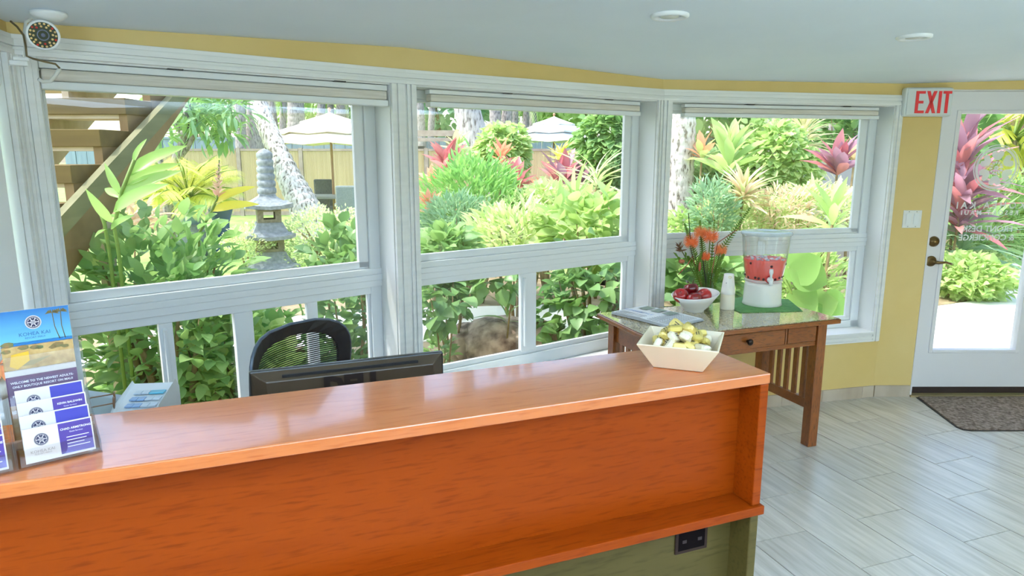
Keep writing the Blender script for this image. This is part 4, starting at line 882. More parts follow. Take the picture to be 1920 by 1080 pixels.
# ---- leaf machinery
def leaf_tpl(n=4, w=.35, peak=.45, fold=.18, droop=.25, wave=0.):
    vs = []; fs = []
    for i in range(n + 1):
        t = i / n; k = (t / peak) if t < peak else (1 - t) / (1 - peak); hw = w * .5 * math.sin(min(1, k) * math.pi / 2) ** .85
        if i in (0,): hw = w * .04
        if i == n: hw = .004
        z = -droop * t * t; a_ = wave * math.sin(t * 9)
        vs += [(-hw, t, z + fold * hw * 2 + a_), (0, t, z), (hw, t, z + fold * hw * 2 - a_)]
    for i in range(n): a_ = i * 3; fs += [(a_, a_ + 1, a_ + 4, a_ + 3), (a_ + 1, a_ + 2, a_ + 5, a_ + 4)]
    return vs, fs
OV = leaf_tpl(4, .58, .42, .16, .28); OVB = leaf_tpl(4, .74, .38, .2, .3); LAN = leaf_tpl(3, .24, .45, .2, .3); STRAP = leaf_tpl(5, .10, .35, .15, .75); TI = leaf_tpl(5, .31, .52, .2, .22, .012); TIL = leaf_tpl(5, .19, .45, .2, .4, .012); GIN = leaf_tpl(6, .25, .42, .22, .30, .012); NEED = leaf_tpl(2, .10, .4, .1, .2); HEART = leaf_tpl(4, .86, .30, .12, .25); SML = leaf_tpl(2, .55, .5, .15, .2)
def mesh_of(tpl, m, name='leaf'):
    me = bpy.data.meshes.new(name); me.from_pydata(tpl[0], [], tpl[1]); me.materials.append(m); me.polygons.foreach_set('use_smooth', [True] * len(me.polygons)); return me
def orient(p, d, up, s):
    y = Vector(d).normalized(); x = y.cross(Vector(up))
    if x.length < 1e-4: x = y.cross(Vector((1, 0, 0)))
    x.normalize(); z = x.cross(y)
    return Matrix(((x.x * s, y.x * s, z.x * s, p[0]), (x.y * s, y.y * s, z.y * s, p[1]), (x.z * s, y.z * s, z.z * s, p[2]), (0, 0, 0, 1)))
def merged(name, tpl, xfs, m, parent, seed=1, kind='stuff'):
    V = np.array(tpl[0]); F = tpl[1]; N = len(xfs); A = np.array([[list(r) for r in x] for x in xfs])
    P = np.einsum('nij,vj->nvi', A[:, :3, :3], V) + A[:, None, :3, 3]
    nv = len(V); me = bpy.data.meshes.new(name); q = np.array(F); nf = len(F); k = q.shape[1]
    me.vertices.add(N * nv); me.vertices.foreach_set('co', P.reshape(-1))
    idx = (q[None] + (np.arange(N) * nv)[:, None, None]).reshape(-1)
    me.loops.add(len(idx)); me.loops.foreach_set('vertex_index', idx.astype(np.int32)); me.polygons.add(N * nf)
    me.polygons.foreach_set('loop_start', (np.arange(N * nf) * k).astype(np.int32)); 
    me.polygons.foreach_set('use_smooth', np.ones(N * nf, bool)); me.update(calc_edges=True)
    at_ = me.attributes.new('v', 'FLOAT', 'POINT'); r_ = np.random.RandomState(seed).rand(N); at_.data.foreach_set('value', np.repeat(r_, nv).astype(np.float32))
    me.materials.append(m); return obj(name, me, parent, kind=kind)
def leaf_parts(meshes, xfs, parent, name='leaf'):
    for i, x in enumerate(xfs):
        o = obj(name, meshes[i % len(meshes)], parent); o.matrix_world = x
def rdir(r_): 
    z = r_.uniform(-1, 1); a_ = r_.uniform(0, 6.283); s = math.sqrt(1 - z * z); return Vector((s * math.cos(a_), s * math.sin(a_), z))
PAL = {}
def pal(name, c1, c2, trans=.35, rough=.45):
    c1, c2 = [tuple(int(q * .70 + h * .30) for q, h in zip(c, (226, 232, 206))) for c in (c1, c2)]
    if name not in PAL: PAL[name] = (leafmat(name, S(*c1), S(*c2), trans, rough, True), leafmat(name + '_leaf', S(*c1), S(*c2), trans, rough, False))
    return PAL[name]
G_lime = pal('lime_green', (140, 180, 84), (186, 208, 126), .42); G_mid = pal('mid_green', (78, 132, 56), (134, 174, 86), .4); G_deep = pal('deep_green', (52, 104, 44), (100, 150, 64), .35, .35)
G_pale = pal('pale_green', (176, 200, 120), (214, 226, 164), .4); G_blue = pal('blue_green', (84, 138, 96), (132, 172, 120), .35); G_bri = pal('bright_green', (80, 150, 56), (140, 194, 88), .42); G_yel = pal('yellow_green', (196, 200, 70), (222, 218, 108), .45)
G_red = pal('ti_crimson', (166, 58, 80), (210, 116, 126), .4, .35); G_pur = pal('ti_purple', (110, 66, 98), (170, 108, 140), .4, .35); G_cor = pal('coral_leaf', (222, 112, 84), (236, 160, 128), .4); G_pink = pal('pink_cream', (226, 178, 160), (214, 198, 150), .4); G_var = pal('cream_green', (214, 220, 160), (170, 200, 110), .4); G_cream = pal('cream_strap', (222, 214, 168), (200, 190, 136), .35); G_dry = pal('white_flower', (240, 240, 226), (250, 248, 238), .3)
stem_m = noise_mat('plant_stem', S(110, 96, 62), S(150, 132, 92), 12, .8); gstem = mat('green_stem', S(110, 140, 60), .6)
def box3(px0, py0, px1, py1, Y): 
    a, b = at(px0, py0, Y), at(px1, py1, Y); return (a + b) / 2, abs(b.x - a.x) / 2, abs(a.z - b.z) / 2
def shrub(name, label, cat, box, Y, tpl, L, nobj, nstuff, pl, group=None, ry=None, up=.5, stems=5, seed=1, jit=.3, shell=.75, ground=True, face=True):
    """a leafy plant: ellipsoid of leaves on stems rising from the ground; the leaves nearest the windows are separate parts"""
    r_ = random.Random(seed * 77 + 5); c, rx, rz = box3(*box, Y); ry = ry or rx * .8
    root = thing(name, label, cat, (c.x, c.y, GZ), 0, group); xs = []
    tot = nobj + nstuff; ph = [r_.uniform(0, 6.28) for _ in range(3)]
    for i in range(tot):
        d = rdir(r_); az_ = math.atan2(d.y, d.x); lump = 1 + .17 * math.sin(3 * az_ + ph[0]) * math.cos(4 * d.z + ph[1]) + .10 * math.sin(5 * az_ + 7 * d.z + ph[2]); q_ = lump * (shell + (1 - shell) * r_.random() if r_.random() < .7 else r_.random() ** .5)
        p = Vector((c.x + d.x * rx * q_ * (1 + r_.uniform(-.1, .1)), c.y + d.y * ry * q_, c.z + d.z * rz * q_ * (1 + r_.uniform(-.1, .1))))
        if p.z < GZ + .02: p.z = GZ + r_.uniform(.02, .2)
        a_ = Vector((d.x, d.y, d.z * .5)) + rdir(r_) * .6 + Vector((0, 0, up)); s = L * r_.uniform(.65, 1.2)
        xs.append((p, orient(p, a_, Vector((0, 0, 1)) + rdir(r_) * .7, s)))
    xs.sort(key=lambda t_: t_[0].y)
    front = xs[:int(tot * .55)]; r_.shuffle(front); fo = front[:nobj]; ids = set(id(t_) for t_ in fo); rest = [t_[1] for t_ in xs if id(t_) not in ids]
    if nobj: leaf_parts([mesh_of(tpl, pl[1])], [t_[1] for t_ in fo], root)
    if rest: merged('foliage', tpl, rest, pl[0], root, seed)
    for k in range(stems):
        a_ = 2 * math.pi * k / max(1, stems) + r_.random(); b = Vector((c.x + .12 * rx * math.cos(a_), c.y + .12 * ry * math.sin(a_), GZ)); e = Vector((c.x + rx * .6 * math.cos(a_), c.y + ry * .6 * math.sin(a_), c.z + rz * r_.uniform(.2, .7))); m_ = b.lerp(e, .5) + Vector((0, 0, .1 * rz)) + rdir(r_) * .04
        mb = MB(); mb.tube([b, m_, e], [max(.006, .05 * rx), max(.005, .035 * rx), .003], 6); mb.build('stem', stem_m, root)
    return root
def rosette(name, label, cat, px, py, Y, tpl, L, n, pl, lean=.5, group=None, trunk=True, spread=None, seed=1, part='leaf', zc=None, height=.3):
    spread = spread or (.66 if name == 'ti_plant' else 1.); height = .22 if name == 'ti_plant' and height == .3 else height
    """strap or ti plant: leaves radiating upward from a stem; (px,py) is the crown's heart"""
    r_ = random.Random(seed * 31 + 3); c = at(px, py, Y); root = thing(name, label, cat, (c.x, c.y, GZ), 0, group); xs = []
    for i in range(n):
        t_ = i / n; a_ = i * 2.39996 + r_.uniform(-.2, .2); el = math.radians(84 - 80 * t_ ** .9 * spread) + r_.uniform(-.1, .1)
        d = Vector((math.cos(a_) * math.cos(el), math.sin(a_) * math.cos(el), math.sin(el)))
        p = c + Vector((0, 0, L * height * (.5 - t_))); xs.append(orient(p, d + rdir(r_) * .18, Vector((0, 0, 1)) + Vector((-d.x, -d.y, 0)) * .5 + rdir(r_) * .5, L * r_.uniform(.65, 1.12)))
    leaf_parts([mesh_of(tpl, pl[1], part)] if not isinstance(pl, list) else [mesh_of(tpl, q[1], part) for q in pl], xs, root, part)
    if trunk:
        mb = MB(); mb.tube([(c.x + .02, c.y, GZ), (c.x - .02, c.y, (GZ + c.z) / 2), (c.x, c.y, c.z + L * height * .4)], [.02, .016, .012], 7); mb.build('stem', stem_m, root)
    return root
def fronds(root, c, n, L, m, leafl, arch=.9, seed=1, el0=80, el1=5, nl=26, tpl=None, az0=None, azr=6.283):
    r_ = random.Random(seed * 13 + 1); tpl = tpl or leaf_tpl(2, .10, .4, .15, .35)
    for i in range(n):
        a_ = (i * 2.39996 if az0 is None else az0 + azr * (i / max(1, n - 1) - .5)) + r_.uniform(-.2, .2); el = math.radians(el0 + (el1 - el0) * i / max(1, n - 1)); Lf = L * r_.uniform(.8, 1.1)
        h = Vector((math.cos(a_), math.sin(a_), 0)); pts = []
        for k in range(8):
            t_ = k / 7; e = el - arch * t_ * 1.1; prev = pts[-1] if pts else c
            pts.append(prev + (h * math.cos(e) + Vector((0, 0, math.sin(e)))) * (Lf / 7 if k else 0))
        xs = []
        for k in range(nl):
            t_ = .2 + .8 * k / nl; s_ = min(int(t_ * 7), 6); u = t_ * 7 - s_; p = pts[s_].lerp(pts[s_ + 1], u); d = (pts[s_ + 1] - pts[s_]).normalized(); sd_ = d.cross(Vector((0, 0, 1))).normalized(); ll = leafl * (math.sin(math.pi * (.12 + .8 * (k / nl))) ** .7)
            for sg in (-1, 1): xs.append(orient(p, sd_ * sg + d * .75 + Vector((0, 0, -.25)), Vector((0, 0, 1)), ll))
        V = np.array(tpl[0]); 
        o = merged('frond', tpl, xs, m, root, i + seed, None)
        mb = MB(); mb.tube(pts, [L * .012] * 6 + [L * .007, L * .003], 5); mb.build('midrib', gstem, o)

# ---- bamboo fence, posts, rails
bam = noise_mat('bamboo_reed', S(186, 162, 122), S(210, 188, 150), 1.0, .6, detail=6, stretch=(26, 26, .5), lo=.25, hi=.75)
taupe = noise_mat('weathered_post', S(150, 130, 120), S(172, 154, 142), 6, .8)
FA, FB = at(200, 300, 18.2), at(1210, 300, 18.8); fz1 = 1.70
fdx = Vector((FB.x - FA.x, FB.y - FA.y)); FLN = fdx.length; FT = frame2((FA.x, FA.y), fdx)
fence = thing('bamboo_fence', 'tall bamboo reed fence with wooden posts behind the garden', 'fence'); fence.matrix_world = FT
def s_of(px): # where the sightline through a photo column meets the fence
    r = ray(px, 330); d = fdx.normalized(); nrm = Vector((-d.y, d.x)); t_ = (nrm.x * FA.x + nrm.y * FA.y) / (nrm.x * r.x + nrm.y * r.y); return (Vector((r.x * t_, r.y * t_)) - Vector((FA.x, FA.y))).dot(d)
ps = [0, s_of(330), s_of(450), s_of(566), s_of(700), s_of(800), s_of(920), s_of(1035), FLN]
for i in range(len(ps) - 1):
    a_, b_ = ps[i] + .06, ps[i + 1] - .06; mb = MB(); n_ = int((b_ - a_) / .024); vs = []; fs = []; r_ = random.Random(i)
    for k in range(n_ * 4 + 1):
        x = a_ + (b_ - a_) * k / (n_ * 4); y = -.011 * abs(math.sin(math.pi * k / 4)); zt = fz1 - .05 + (r_.uniform(-.012, .012) if k % 4 == 2 else 0); vs += [(x, y, GZ + .06), (x, y, zt), (x, .012, GZ + .06), (x, .012, zt)]
    for k in range(n_ * 4): q_ = k * 4; fs += [(q_, q_ + 4, q_ + 5, q_ + 1), (q_ + 1, q_ + 5, q_ + 7, q_ + 3), (q_ + 2, q_ + 3, q_ + 7, q_ + 6)]
    mb.add(vs, fs); mb.build('reed_panel', bam, fence)
    mb = MB(); mb.box(ps[i] - .05, ps[i] + .05, -.035, .06, GZ, fz1 + .03); mb.build('post', taupe, fence)
    mb = MB(); mb.box(a_, b_, -.03, .05, fz1 - .05, fz1 + .01); mb.build('top_rail', taupe, fence); mb = MB(); mb.box(a_, b_, -.02, .05, GZ + .02, GZ + .12); mb.build('bottom_rail', taupe, fence)
# blue grey board fence further back
bgm = noise_mat('blue_grey_board', S(128, 142, 156), S(146, 160, 172), 3, .7, stretch=(6, 6, .5), rnd=.06)
A_, B_ = at(120, 270, 23.5), at(1700, 270, 25.5); d_ = Vector((B_.x - A_.x, B_.y - A_.y)); T_ = frame2((A_.x, A_.y), d_)
bf = thing('board_fence', 'blue grey vertical board fence beyond the bamboo fence', 'fence'); bf.matrix_world = T_
mb = MB(); mb.box(0, .34, -.03, .03, GZ, 2.08); bm_ = mb.mesh('board', bgm); n_ = int(d_.length / .36)
for k in range(n_): o = obj('board', bm_, bf); o.location = (k * .36, (k % 2) * .012, 0)
mb = MB(); mb.box(0, d_.length, -.07, .05, 2.08, 2.14); mb.build('cap_rail', bgm, bf)
# pergola beams over the fence seen through the middle window
pg = thing('pergola', 'weathered wooden pergola beams above the fence by the slanting trunk', 'pergola'); 
for k, (px0, px1, py, h) in enumerate(((740, 868, 250, .17), (740, 846, 262, .10))):
    a_, b_ = at(px0, py, 20.6), at(px1, py, 20.6); mb = MB(); mb.box(a_.x, b_.x, a_.y - .08, a_.y + .08, a_.z - h / 2, a_.z + h / 2); mb.build('beam', taupe, pg)
for px in (745, 842): a_ = at(px, 252, 20.75); mb = MB(); mb.box(a_.x - .09, a_.x + .09, a_.y - .07, a_.y + .07, GZ, a_.z - .05); mb.build('post', taupe, pg)
a_ = at(789, 283, 20.2); mb = MB(); mb.box(a_.x - .12, a_.x + .12, a_.y - .1, a_.y + .1, a_.z - .25, a_.z + .14); mb.box(a_.x - .1, a_.x + .1, a_.y - .12, a_.y - .1, a_.z - .2, a_.z + .0); mb.tube([(a_.x, a_.y, GZ), (a_.x, a_.y, a_.z - .25)], .03, 6); mb.build('post_lantern', black, None, label='small black post lantern at the fence end under the pergola', cat='lantern')

# ---- trunks
def bark(name, c1, c2, c3, ring=0.):
    if name in MATS: return MATS[name]
    m = mat(name, c1, .85); n, l, b = nodes(m); tc = n.new('ShaderNodeTexCoord'); mp = n.new('ShaderNodeMapping'); mp.inputs['Scale'].default_value = (1, 1, .32); l.new(tc.outputs['Object'], mp.inputs[0])
    t = n.new('ShaderNodeTexNoise'); t.inputs['Scale'].default_value = 26; t.inputs['Detail'].default_value = 6; l.new(mp.outputs[0], t.inputs['Vector'])
    cr_ = n.new('ShaderNodeValToRGB'); e = cr_.color_ramp.elements; e[0].position = .36; e[0].color = c3; e[1].position = .47; e[1].color = c1; x = e.new(.7); x.color = c2; l.new(t.outputs['Fac'], cr_.inputs[0]); l.new(cr_.outputs[0], b.inputs['Base Color'])
    bp = n.new('ShaderNodeBump'); bp.inputs['Strength'].default_value = .8; bp.inputs['Distance'].default_value = .02; l.new(t.outputs['Fac'], bp.inputs['Height']); l.new(bp.outputs[0], b.inputs['Normal']); return m
palm_bark = bark('palm_bark', S(186, 180, 172), S(214, 210, 204), S(92, 86, 80)); grey_bark = bark('grey_bark', S(176, 168, 166), S(200, 192, 190), S(104, 96, 96)); far_bark = bark('far_bark', S(150, 140, 140), S(170, 160, 158), S(110, 102, 104))
def trunk(pts, n=14, rings=True):
    """pts: (px,py,Y,radius) from foot to top; a tapering ringed trunk resting on the ground"""
    P_ = [(at(a, b, Y), r_) for a, b, Y, r_ in pts]; P_[0][0].z = GZ; out = []; seg = 5
    V_ = [p for p, _ in P_]
    for i in range(len(V_) - 1):
        p0 = V_[max(0, i - 1)]; p1 = V_[i]; p2 = V_[i + 1]; p3 = V_[min(len(V_) - 1, i + 2)]
        for k in range(seg):
            t_ = k / seg; q_ = .5 * ((2 * p1) + (p2 - p0) * t_ + (2 * p0 - 5 * p1 + 4 * p2 - p3) * t_ * t_ + (3 * p1 - p0 - 3 * p2 + p3) * t_ ** 3)
            out.append((q_, P_[i][1] * (1 - t_) + P_[i + 1][1] * t_))
    out.append((V_[-1], P_[-1][1])); pts_ = []; rs = []
    for i in range(len(out) - 1):
        for k in range(3): u = k / 3; pts_.append(out[i][0].lerp(out[i + 1][0], u)); rs.append((out[i][1] * (1 - u) + out[i + 1][1] * u) * (1.0 + (.05 if (rings and k == 0) else 0) - (.03 if k == 2 and rings else 0)))
    pts_.append(out[-1][0]); rs.append(out[-1][1]); mb = MB(); mb.tube(pts_, rs, n); return mb
def palm(label, pts, m, group=None, crown=3.2, nf=14, col=G_mid, seed=1, rings=True, name='palm_tree', cat='palm'):
    c0 = at(*pts[0][:3]); root = thing(name, label, cat, (c0.x, c0.y, GZ), 0, group); tk = trunk(pts, 14, rings).build('trunk', m, None); tk.parent = root; tk.matrix_parent_inverse = root.matrix_world.inverted() if False else Matrix.Translation((-c0.x, -c0.y, -GZ))
    return root
def fix(o, root): # keep world placement under a plain-located root
    o.parent = root; o.matrix_parent_inverse = Matrix.Translation(-Vector(root.location)); return o
_build = MB.build
def build_w(s, name, mats, parent=None, *a_, **k_):
    o = _build(s, name, mats, None, *a_, **k_)
    if parent is not None:
        if parent.type == 'EMPTY' and parent.rotation_euler.z == 0 and parent.matrix_basis.to_3x3() == Matrix.Identity(3): fix(o, parent)
        else: o.parent = parent
    return o
MB.build = build_w
_merged = merged
def merged(name, tpl, xfs, m, parent, seed=1, kind='stuff'):
    o = _merged(name, tpl, xfs, m, None, seed, kind); return fix(o, parent) if parent else o
_lp = leaf_parts
def leaf_parts(meshes, xfs, parent, name='leaf'):
    I = Matrix.Translation(-Vector(parent.location))
    for i, x in enumerate(xfs):
        o = obj(name, meshes[i % len(meshes)], parent); o.matrix_parent_inverse = I; o.matrix_basis = x
# front trunks
palm('leaning coconut palm trunk with pale ringed bark behind the stone lantern', [(598, 470, 12.5, .33), (572, 392, 12.7, .29), (541, 330, 12.9, .225), (510, 260, 13.2, .185), (487, 200, 13.5, .165), (470, 120, 14, .15), (462, 20, 14.5, .14), (462, -250, 15.5, .13)], palm_bark)
palm('thick grey trunk slanting behind the bright green shrub', [(935, 420, 11.6, .27), (918, 330, 11.6, .25), (893, 262, 11.6, .235), (876, 205, 11.6, .22), (868, 120, 11.6, .21), (858, -60, 11.6, .19), (870, -300, 11.8, .15)], grey_bark, rings=False, name='tree', cat='tree')
palm('straight pale speckled palm trunk at the edge of the right window', [(1262, 470, 8.6, .19), (1272, 400, 8.6, .172), (1276, 300, 8.6, .165), (1280, 215, 8.6, .16), (1282, 100, 8.6, .15), (1284, -150, 8.6, .14)], palm_bark)
far = [(790, 262, 206, 24, .16), (808, 250, 206, 27, .13), (930, 262, 206, 22.5, .2), (948, 262, 206, 23, .19), (966, 262, 206, 25, .15), (985, 262, 206, 26, .13), (1000, 262, 206, 27, .15), (1450, 262, 216, 21, .22),
       (452, 270, 190, 22, .17), (530, 250, 190, 26, .13), (556, 250, 190, 24.5, .30), (600, 250, 190, 27, .16), (622, 250, 190, 29, .14), (640, 250, 190, 28, .24), (505, 255, 190, 28, .2), (478, 262, 190, 22.5, .30)]
FARL = ['grey trunk standing over the pergola at the window post', 'slim grey trunk behind the pergola beams', 'stout grey trunk just behind the slanting trunk', 'pale grey trunk second behind the slanting trunk', 'grey trunk over the lime vine stump', 'slim grey trunk over the vine stump toward the parasol', 'grey trunk just before the grey parasol', 'grey trunk above the vine covered mound', 'grey trunk over the plumeria tree', 'slim grey trunk between the leaning palm and cream parasol', 'broad grey trunk at the rim of the cream parasol', 'grey trunk over the crown of the cream parasol', 'slim grey trunk over the patio table', 'grey trunk at the frame side of the cream parasol', 'grey trunk hidden beside the leaning palm top', 'broad grey trunk behind the foot side of the leaning palm']
for k, (px, py0, py1, Y, r_) in enumerate(far):
    dxp = (-14, 10, -8, 16)[k % 4]
    palm(FARL[k], [(px - dxp * .5, 330, Y, r_ * 1.2), (px, py0, Y, r_), (px + dxp * .2, py1, Y, r_ * .95), (px + dxp * .8, 60, Y, r_ * .9), (px + dxp * 1.2, -120, Y, r_ * .8)], far_bark, group='grey palm trunks beyond the fence')
# crowns of the far grove and a green backdrop of trees
for k, (x0, y0, x1, y1, Y, p_, lab) in enumerate(((240, -60, 520, 250, 30, G_lime, 'pale leafy tree mass beyond the fence at the stairs'), (440, 60, 760, 255, 34, G_pale, 'hazy light green trees beyond the leaning palm'), (660, 40, 1000, 262, 33, G_blue, 'bluish green trees beyond the pergola'), (980, 40, 1180, 262, 32, G_lime, 'light green trees beyond the second parasol'), (1180, 20, 1480, 275, 26, G_mid, 'shaded tree band beyond the straight palm trunk'), (1420, 20, 1760, 290, 22, G_lime, 'bright tree mass beyond the purple ti plant'), (1740, 80, 2150, 330, 20, G_lime, 'bright green trees beyond the door path'))):
    shrub('tree', lab, 'tree', (x0, y0, x1, y1), Y, OV, .62, 0, 1500, p_, 'trees beyond the garden', ry=3., stems=3, seed=20 + k, up=.1)
for k, (px, py, Y, n_, L) in enumerate(((500, 100, 27, 12, 3.4), (640, 110, 29, 12, 3.4), (960, 110, 25, 12, 3.2), (1000, 150, 30, 10, 3.), (1560, 130, 18, 12, 2.8))):
    c = at(px, py, Y); root = thing('palm_tree', 'feathery palm crown beyond the fence ' + ('over the leaning palm', 'over the first parasol', 'over the grey trunks', 'over the second parasol', 'over the purple ti plant')[k], 'palm', (c.x, c.y, GZ)); fronds(root, c, n_, L, G_pale[0] if k < 2 else G_lime[0], .55, seed=k + 3, el0=60, el1=-35)
    mb = MB(); mb.tube([(c.x, c.y, GZ), (c.x + .1, c.y, c.z * .5), tuple(c)], [.2, .16, .12], 8); mb.build('trunk', far_bark, root)

# ---- parasols and patio furniture
cloth = mat('parasol_cloth', S(226, 216, 192), .8); alu = mat('parasol_pole', S(170, 130, 96), .5)
def parasol(label, px, ytop, yedge, Y, half, polebase, m):
    c = at(px, ytop, Y); e = at(px, yedge, Y); root = thing('parasol', label, 'parasol', (c.x, c.y, GZ)); n_ = 8
    H_ = c.z - e.z
    def tier(name, r0, z0, r1, z1, val):
        seg = 4
        for k in range(n_):
            mb = MB(); vs = []; fs = []
            a0, a1 = 2 * math.pi * k / n_ + .2, 2 * math.pi * (k + 1) / n_ + .2
            for i in range(seg + 1):
                t_ = i / seg; r_ = r0 + (r1 - r0) * t_; z = z0 + (z1 - z0) * t_ ** .9
                for j in range(3):
                    u = j / 2; x = (math.cos(a0) * (1 - u) + math.cos(a1) * u) * r_; y = (math.sin(a0) * (1 - u) + math.sin(a1) * u) * r_; vs.append((c.x + x, c.y + y, z - .035 * r_ * (j == 1) * t_))
            for i in range(seg):
                for j in range(2): q_ = i * 3 + j; fs.append((q_, q_ + 1, q_ + 4, q_ + 3))
            b_ = len(vs); 
            for j in range(3): x, y, z = vs[seg * 3 + j]; vs.append((x, y, z - val))
            for j in range(2): fs.append((seg * 3 + j, seg * 3 + j + 1, b_ + j + 1, b_ + j))
            mb.add(vs, fs, False); o = mb.build(name, m, root); sm = o.modifiers.new('thick', 'SOLIDIFY'); sm.thickness = .006
    tier('top_vent_panel', .02, c.z, half * .46, c.z - H_ * .30, .035); tier('middle_vent_panel', half * .36, c.z - H_ * .30, half * .80, c.z - H_ * .60, .045); tier('canopy_panel', half * .62, c.z - H_ * .52, half, e.z, .0)
    mb = MB(); mb.tube([(c.x, c.y, polebase), (c.x, c.y, c.z + .05)], .026, 8); mb.build('pole', alu, root); mb = MB(); mb.ball((c.x, c.y, c.z + .07), .04, 8, 6); mb.build('finial', alu, root)
    for k in range(n_): a_ = 2 * math.pi * k / n_ + .2; mb = MB(); mb.tube([(c.x, c.y, c.z - H_ * .75), (c.x + half * .97 * math.cos(a_), c.y + half * .97 * math.sin(a_), e.z + .01)], .012, 5); mb.build('rib', alu, root)
    mb = MB(); mb.lathe([(0, GZ), (.24, GZ), (.24, GZ + .05), (.05, GZ + .09), (.05, GZ + .2), (0, GZ + .2)], 16, c=(c.x, c.y, 0)); mb.build('base', black, root)
parasol('cream tiered parasol over the patio table beside the leaning palm', 618, 212, 268, 14.2, 1.28, GZ, cloth)
parasol('pale grey tiered parasol rising behind the bamboo fence', 1039, 219, 264, 20.6, 1.38, GZ, mat('parasol_grey_cloth', S(206, 210, 212), .8))
wick = noise_mat('dark_wicker', S(58, 64, 66), S(92, 98, 98), 60, .7, bump=.5); wick2 = noise_mat('grey_wicker', S(118, 128, 126), S(142, 150, 146), 60, .7, bump=.5)
def pchair(label, px0, px1, ytop, Y, m, rz, ybot):
    a_, b_ = at(px0, ytop, Y), at(px1, ytop, Y); c = (a_ + b_) / 2; W_ = b_.x - a_.x; root = thing('patio_chair', label, 'chair', (c.x, c.y, GZ), rz); h = c.z - GZ
    mb = MB(); mb.box(-W_ / 2, W_ / 2, -.03, .03, h * .42, h); mb.build('backrest', m, root, .03); mb = MB(); mb.box(-W_ / 2, W_ / 2, -.03, W_, h * .38, h * .48); mb.build('seat', m, root, .02)
    for x in (-1, 1):
        mb = MB(); mb.box(x * W_ / 2 - .03, x * W_ / 2 + .03, -.02, W_, h * .62, h * .68); mb.build('armrest', m, root, .01)
        for y in (.0, W_ - .05): mb = MB(); mb.box(x * (W_ / 2 - .03) - .02, x * (W_ / 2 - .03) + .02, y - .02, y + .02, 0, h * .66 if y else h * .4); mb.build('leg', m, root)
pchair('dark wicker patio chair at the far side of the table', 588, 625, 336, 14.9, wick, math.pi, 372)
pchair('grey wicker patio chair with its tall back toward the windows', 629, 676, 348, 13.0, wick2, .15, 398)
a_ = at(606, 366, 13.9); ptab = thing('patio_table', 'square outdoor table under the cream parasol', 'table', (a_.x, a_.y, GZ)); h = a_.z - GZ
mb = MB(); mb.T = Matrix.Translation((a_.x, a_.y, GZ)); mb.box(-.42, .42, -.42, .42, h - .05, h); mb.build('table_top', mat('table_slate', S(150, 150, 140), .4), ptab, .006)
for sx_ in (-1, 1):
    for sy_ in (-1, 1): mb = MB(); mb.T = Matrix.Translation((a_.x, a_.y, GZ)); mb.box(sx_ * .38 - .025, sx_ * .38 + .025, sy_ * .38 - .025, sy_ * .38 + .025, 0, h - .05); mb.build('leg', wick, ptab)

# ---- stone pagoda lantern
stone = noise_mat('lantern_granite', S(112, 120, 122), S(148, 156, 156), 22, .9, detail=8, bump=.5, lo=.3, hi=.7); stone2 = noise_mat('lantern_shaft_stone', S(112, 108, 88), S(144, 140, 118), 24, .9, detail=8, bump=.5)
YL = 9.3; lc = at(508, 470, YL); lant = thing('stone_lantern', 'grey stone pagoda lantern with three flared roofs and a ringed spire', 'lantern', (lc.x, lc.y, GZ)); LR = R(24)
LT = Matrix.Translation((lc.x, lc.y, 0)) @ Matrix.Rotation(LR, 4, 'Z')
def zz(py): return at(500, py, YL).z
def roof6(hw, hi_, z0, z1, th):
    mb = MB(); mb.T = LT; n_ = 4; rings = [(hw, z0, 0), (hw * 1.0, z0 + th, .012), (hw * .72, z0 + th + (z1 - z0 - th) * .32, 0), (hi_ * 1.1, z0 + th + (z1 - z0 - th) * .8, 0), (hi_, z1, 0)]; vs = []; fs = []
    for r_, z, lift in rings:
        for k in range(4):
            a_ = math.pi / 4 + k * math.pi / 2; a1 = a_ + math.pi / 2
            for u in range(4): t_ = u / 4; x = (math.cos(a_) * (1 - t_) + math.cos(a1) * t_) * r_ * 1.414; y = (math.sin(a_) * (1 - t_) + math.sin(a1) * t_) * r_ * 1.414; vs.append((x, y, z + (lift + (.03 if r_ == hw else 0)) * (abs(t_ - .5) * 2) ** 2 * (u != 2)))
    N_ = 16
    for i in range(len(rings) - 1):
        for k in range(N_): fs.append((i * N_ + k, i * N_ + (k + 1) % N_, (i + 1) * N_ + (k + 1) % N_, (i + 1) * N_ + k))
    fs += [tuple(range(N_))[::-1], tuple(range(4 * N_, 5 * N_))]; mb.add(vs, fs); mb.build('roof', stone, lant)
def cell(hw, z0, z1):
    wv, wz0, wz1 = hw * .5, z0 + (z1 - z0) * .3, z0 + (z1 - z0) * .72; mb = MB(); mb.T = LT; t_ = hw * .25
    for s_ in (-1, 1): mb.box(s_ * hw - t_ * (s_ > 0), s_ * hw + t_ * (s_ < 0), -hw, hw, z0, z1)
    for s_ in (-1, 1):
        y0_, y1_ = (-hw, -hw + t_) if s_ < 0 else (hw - t_, hw); mb.box(-hw + t_, -wv, y0_, y1_, z0, z1); mb.box(wv, hw - t_, y0_, y1_, z0, z1); mb.box(-wv, wv, y0_, y1_, z0, wz0); mb.box(-wv, wv, y0_, y1_, wz1, z1)
    mb.build('light_box', stone2, lant)
    mb = MB(); mb.T = LT
    for x0_, x1_, u, v in ((-wv - .02, wv + .02, wz1, wz1 + .015), (-wv - .02, wv + .02, wz0 - .015, wz0), (-wv - .02, -wv, wz0, wz1), (wv, wv + .02, wz0, wz1)): mb.box(x0_, x1_, -hw - .008, -hw + .004, u, v)
    mb.build('window_frame', stone2, lant)
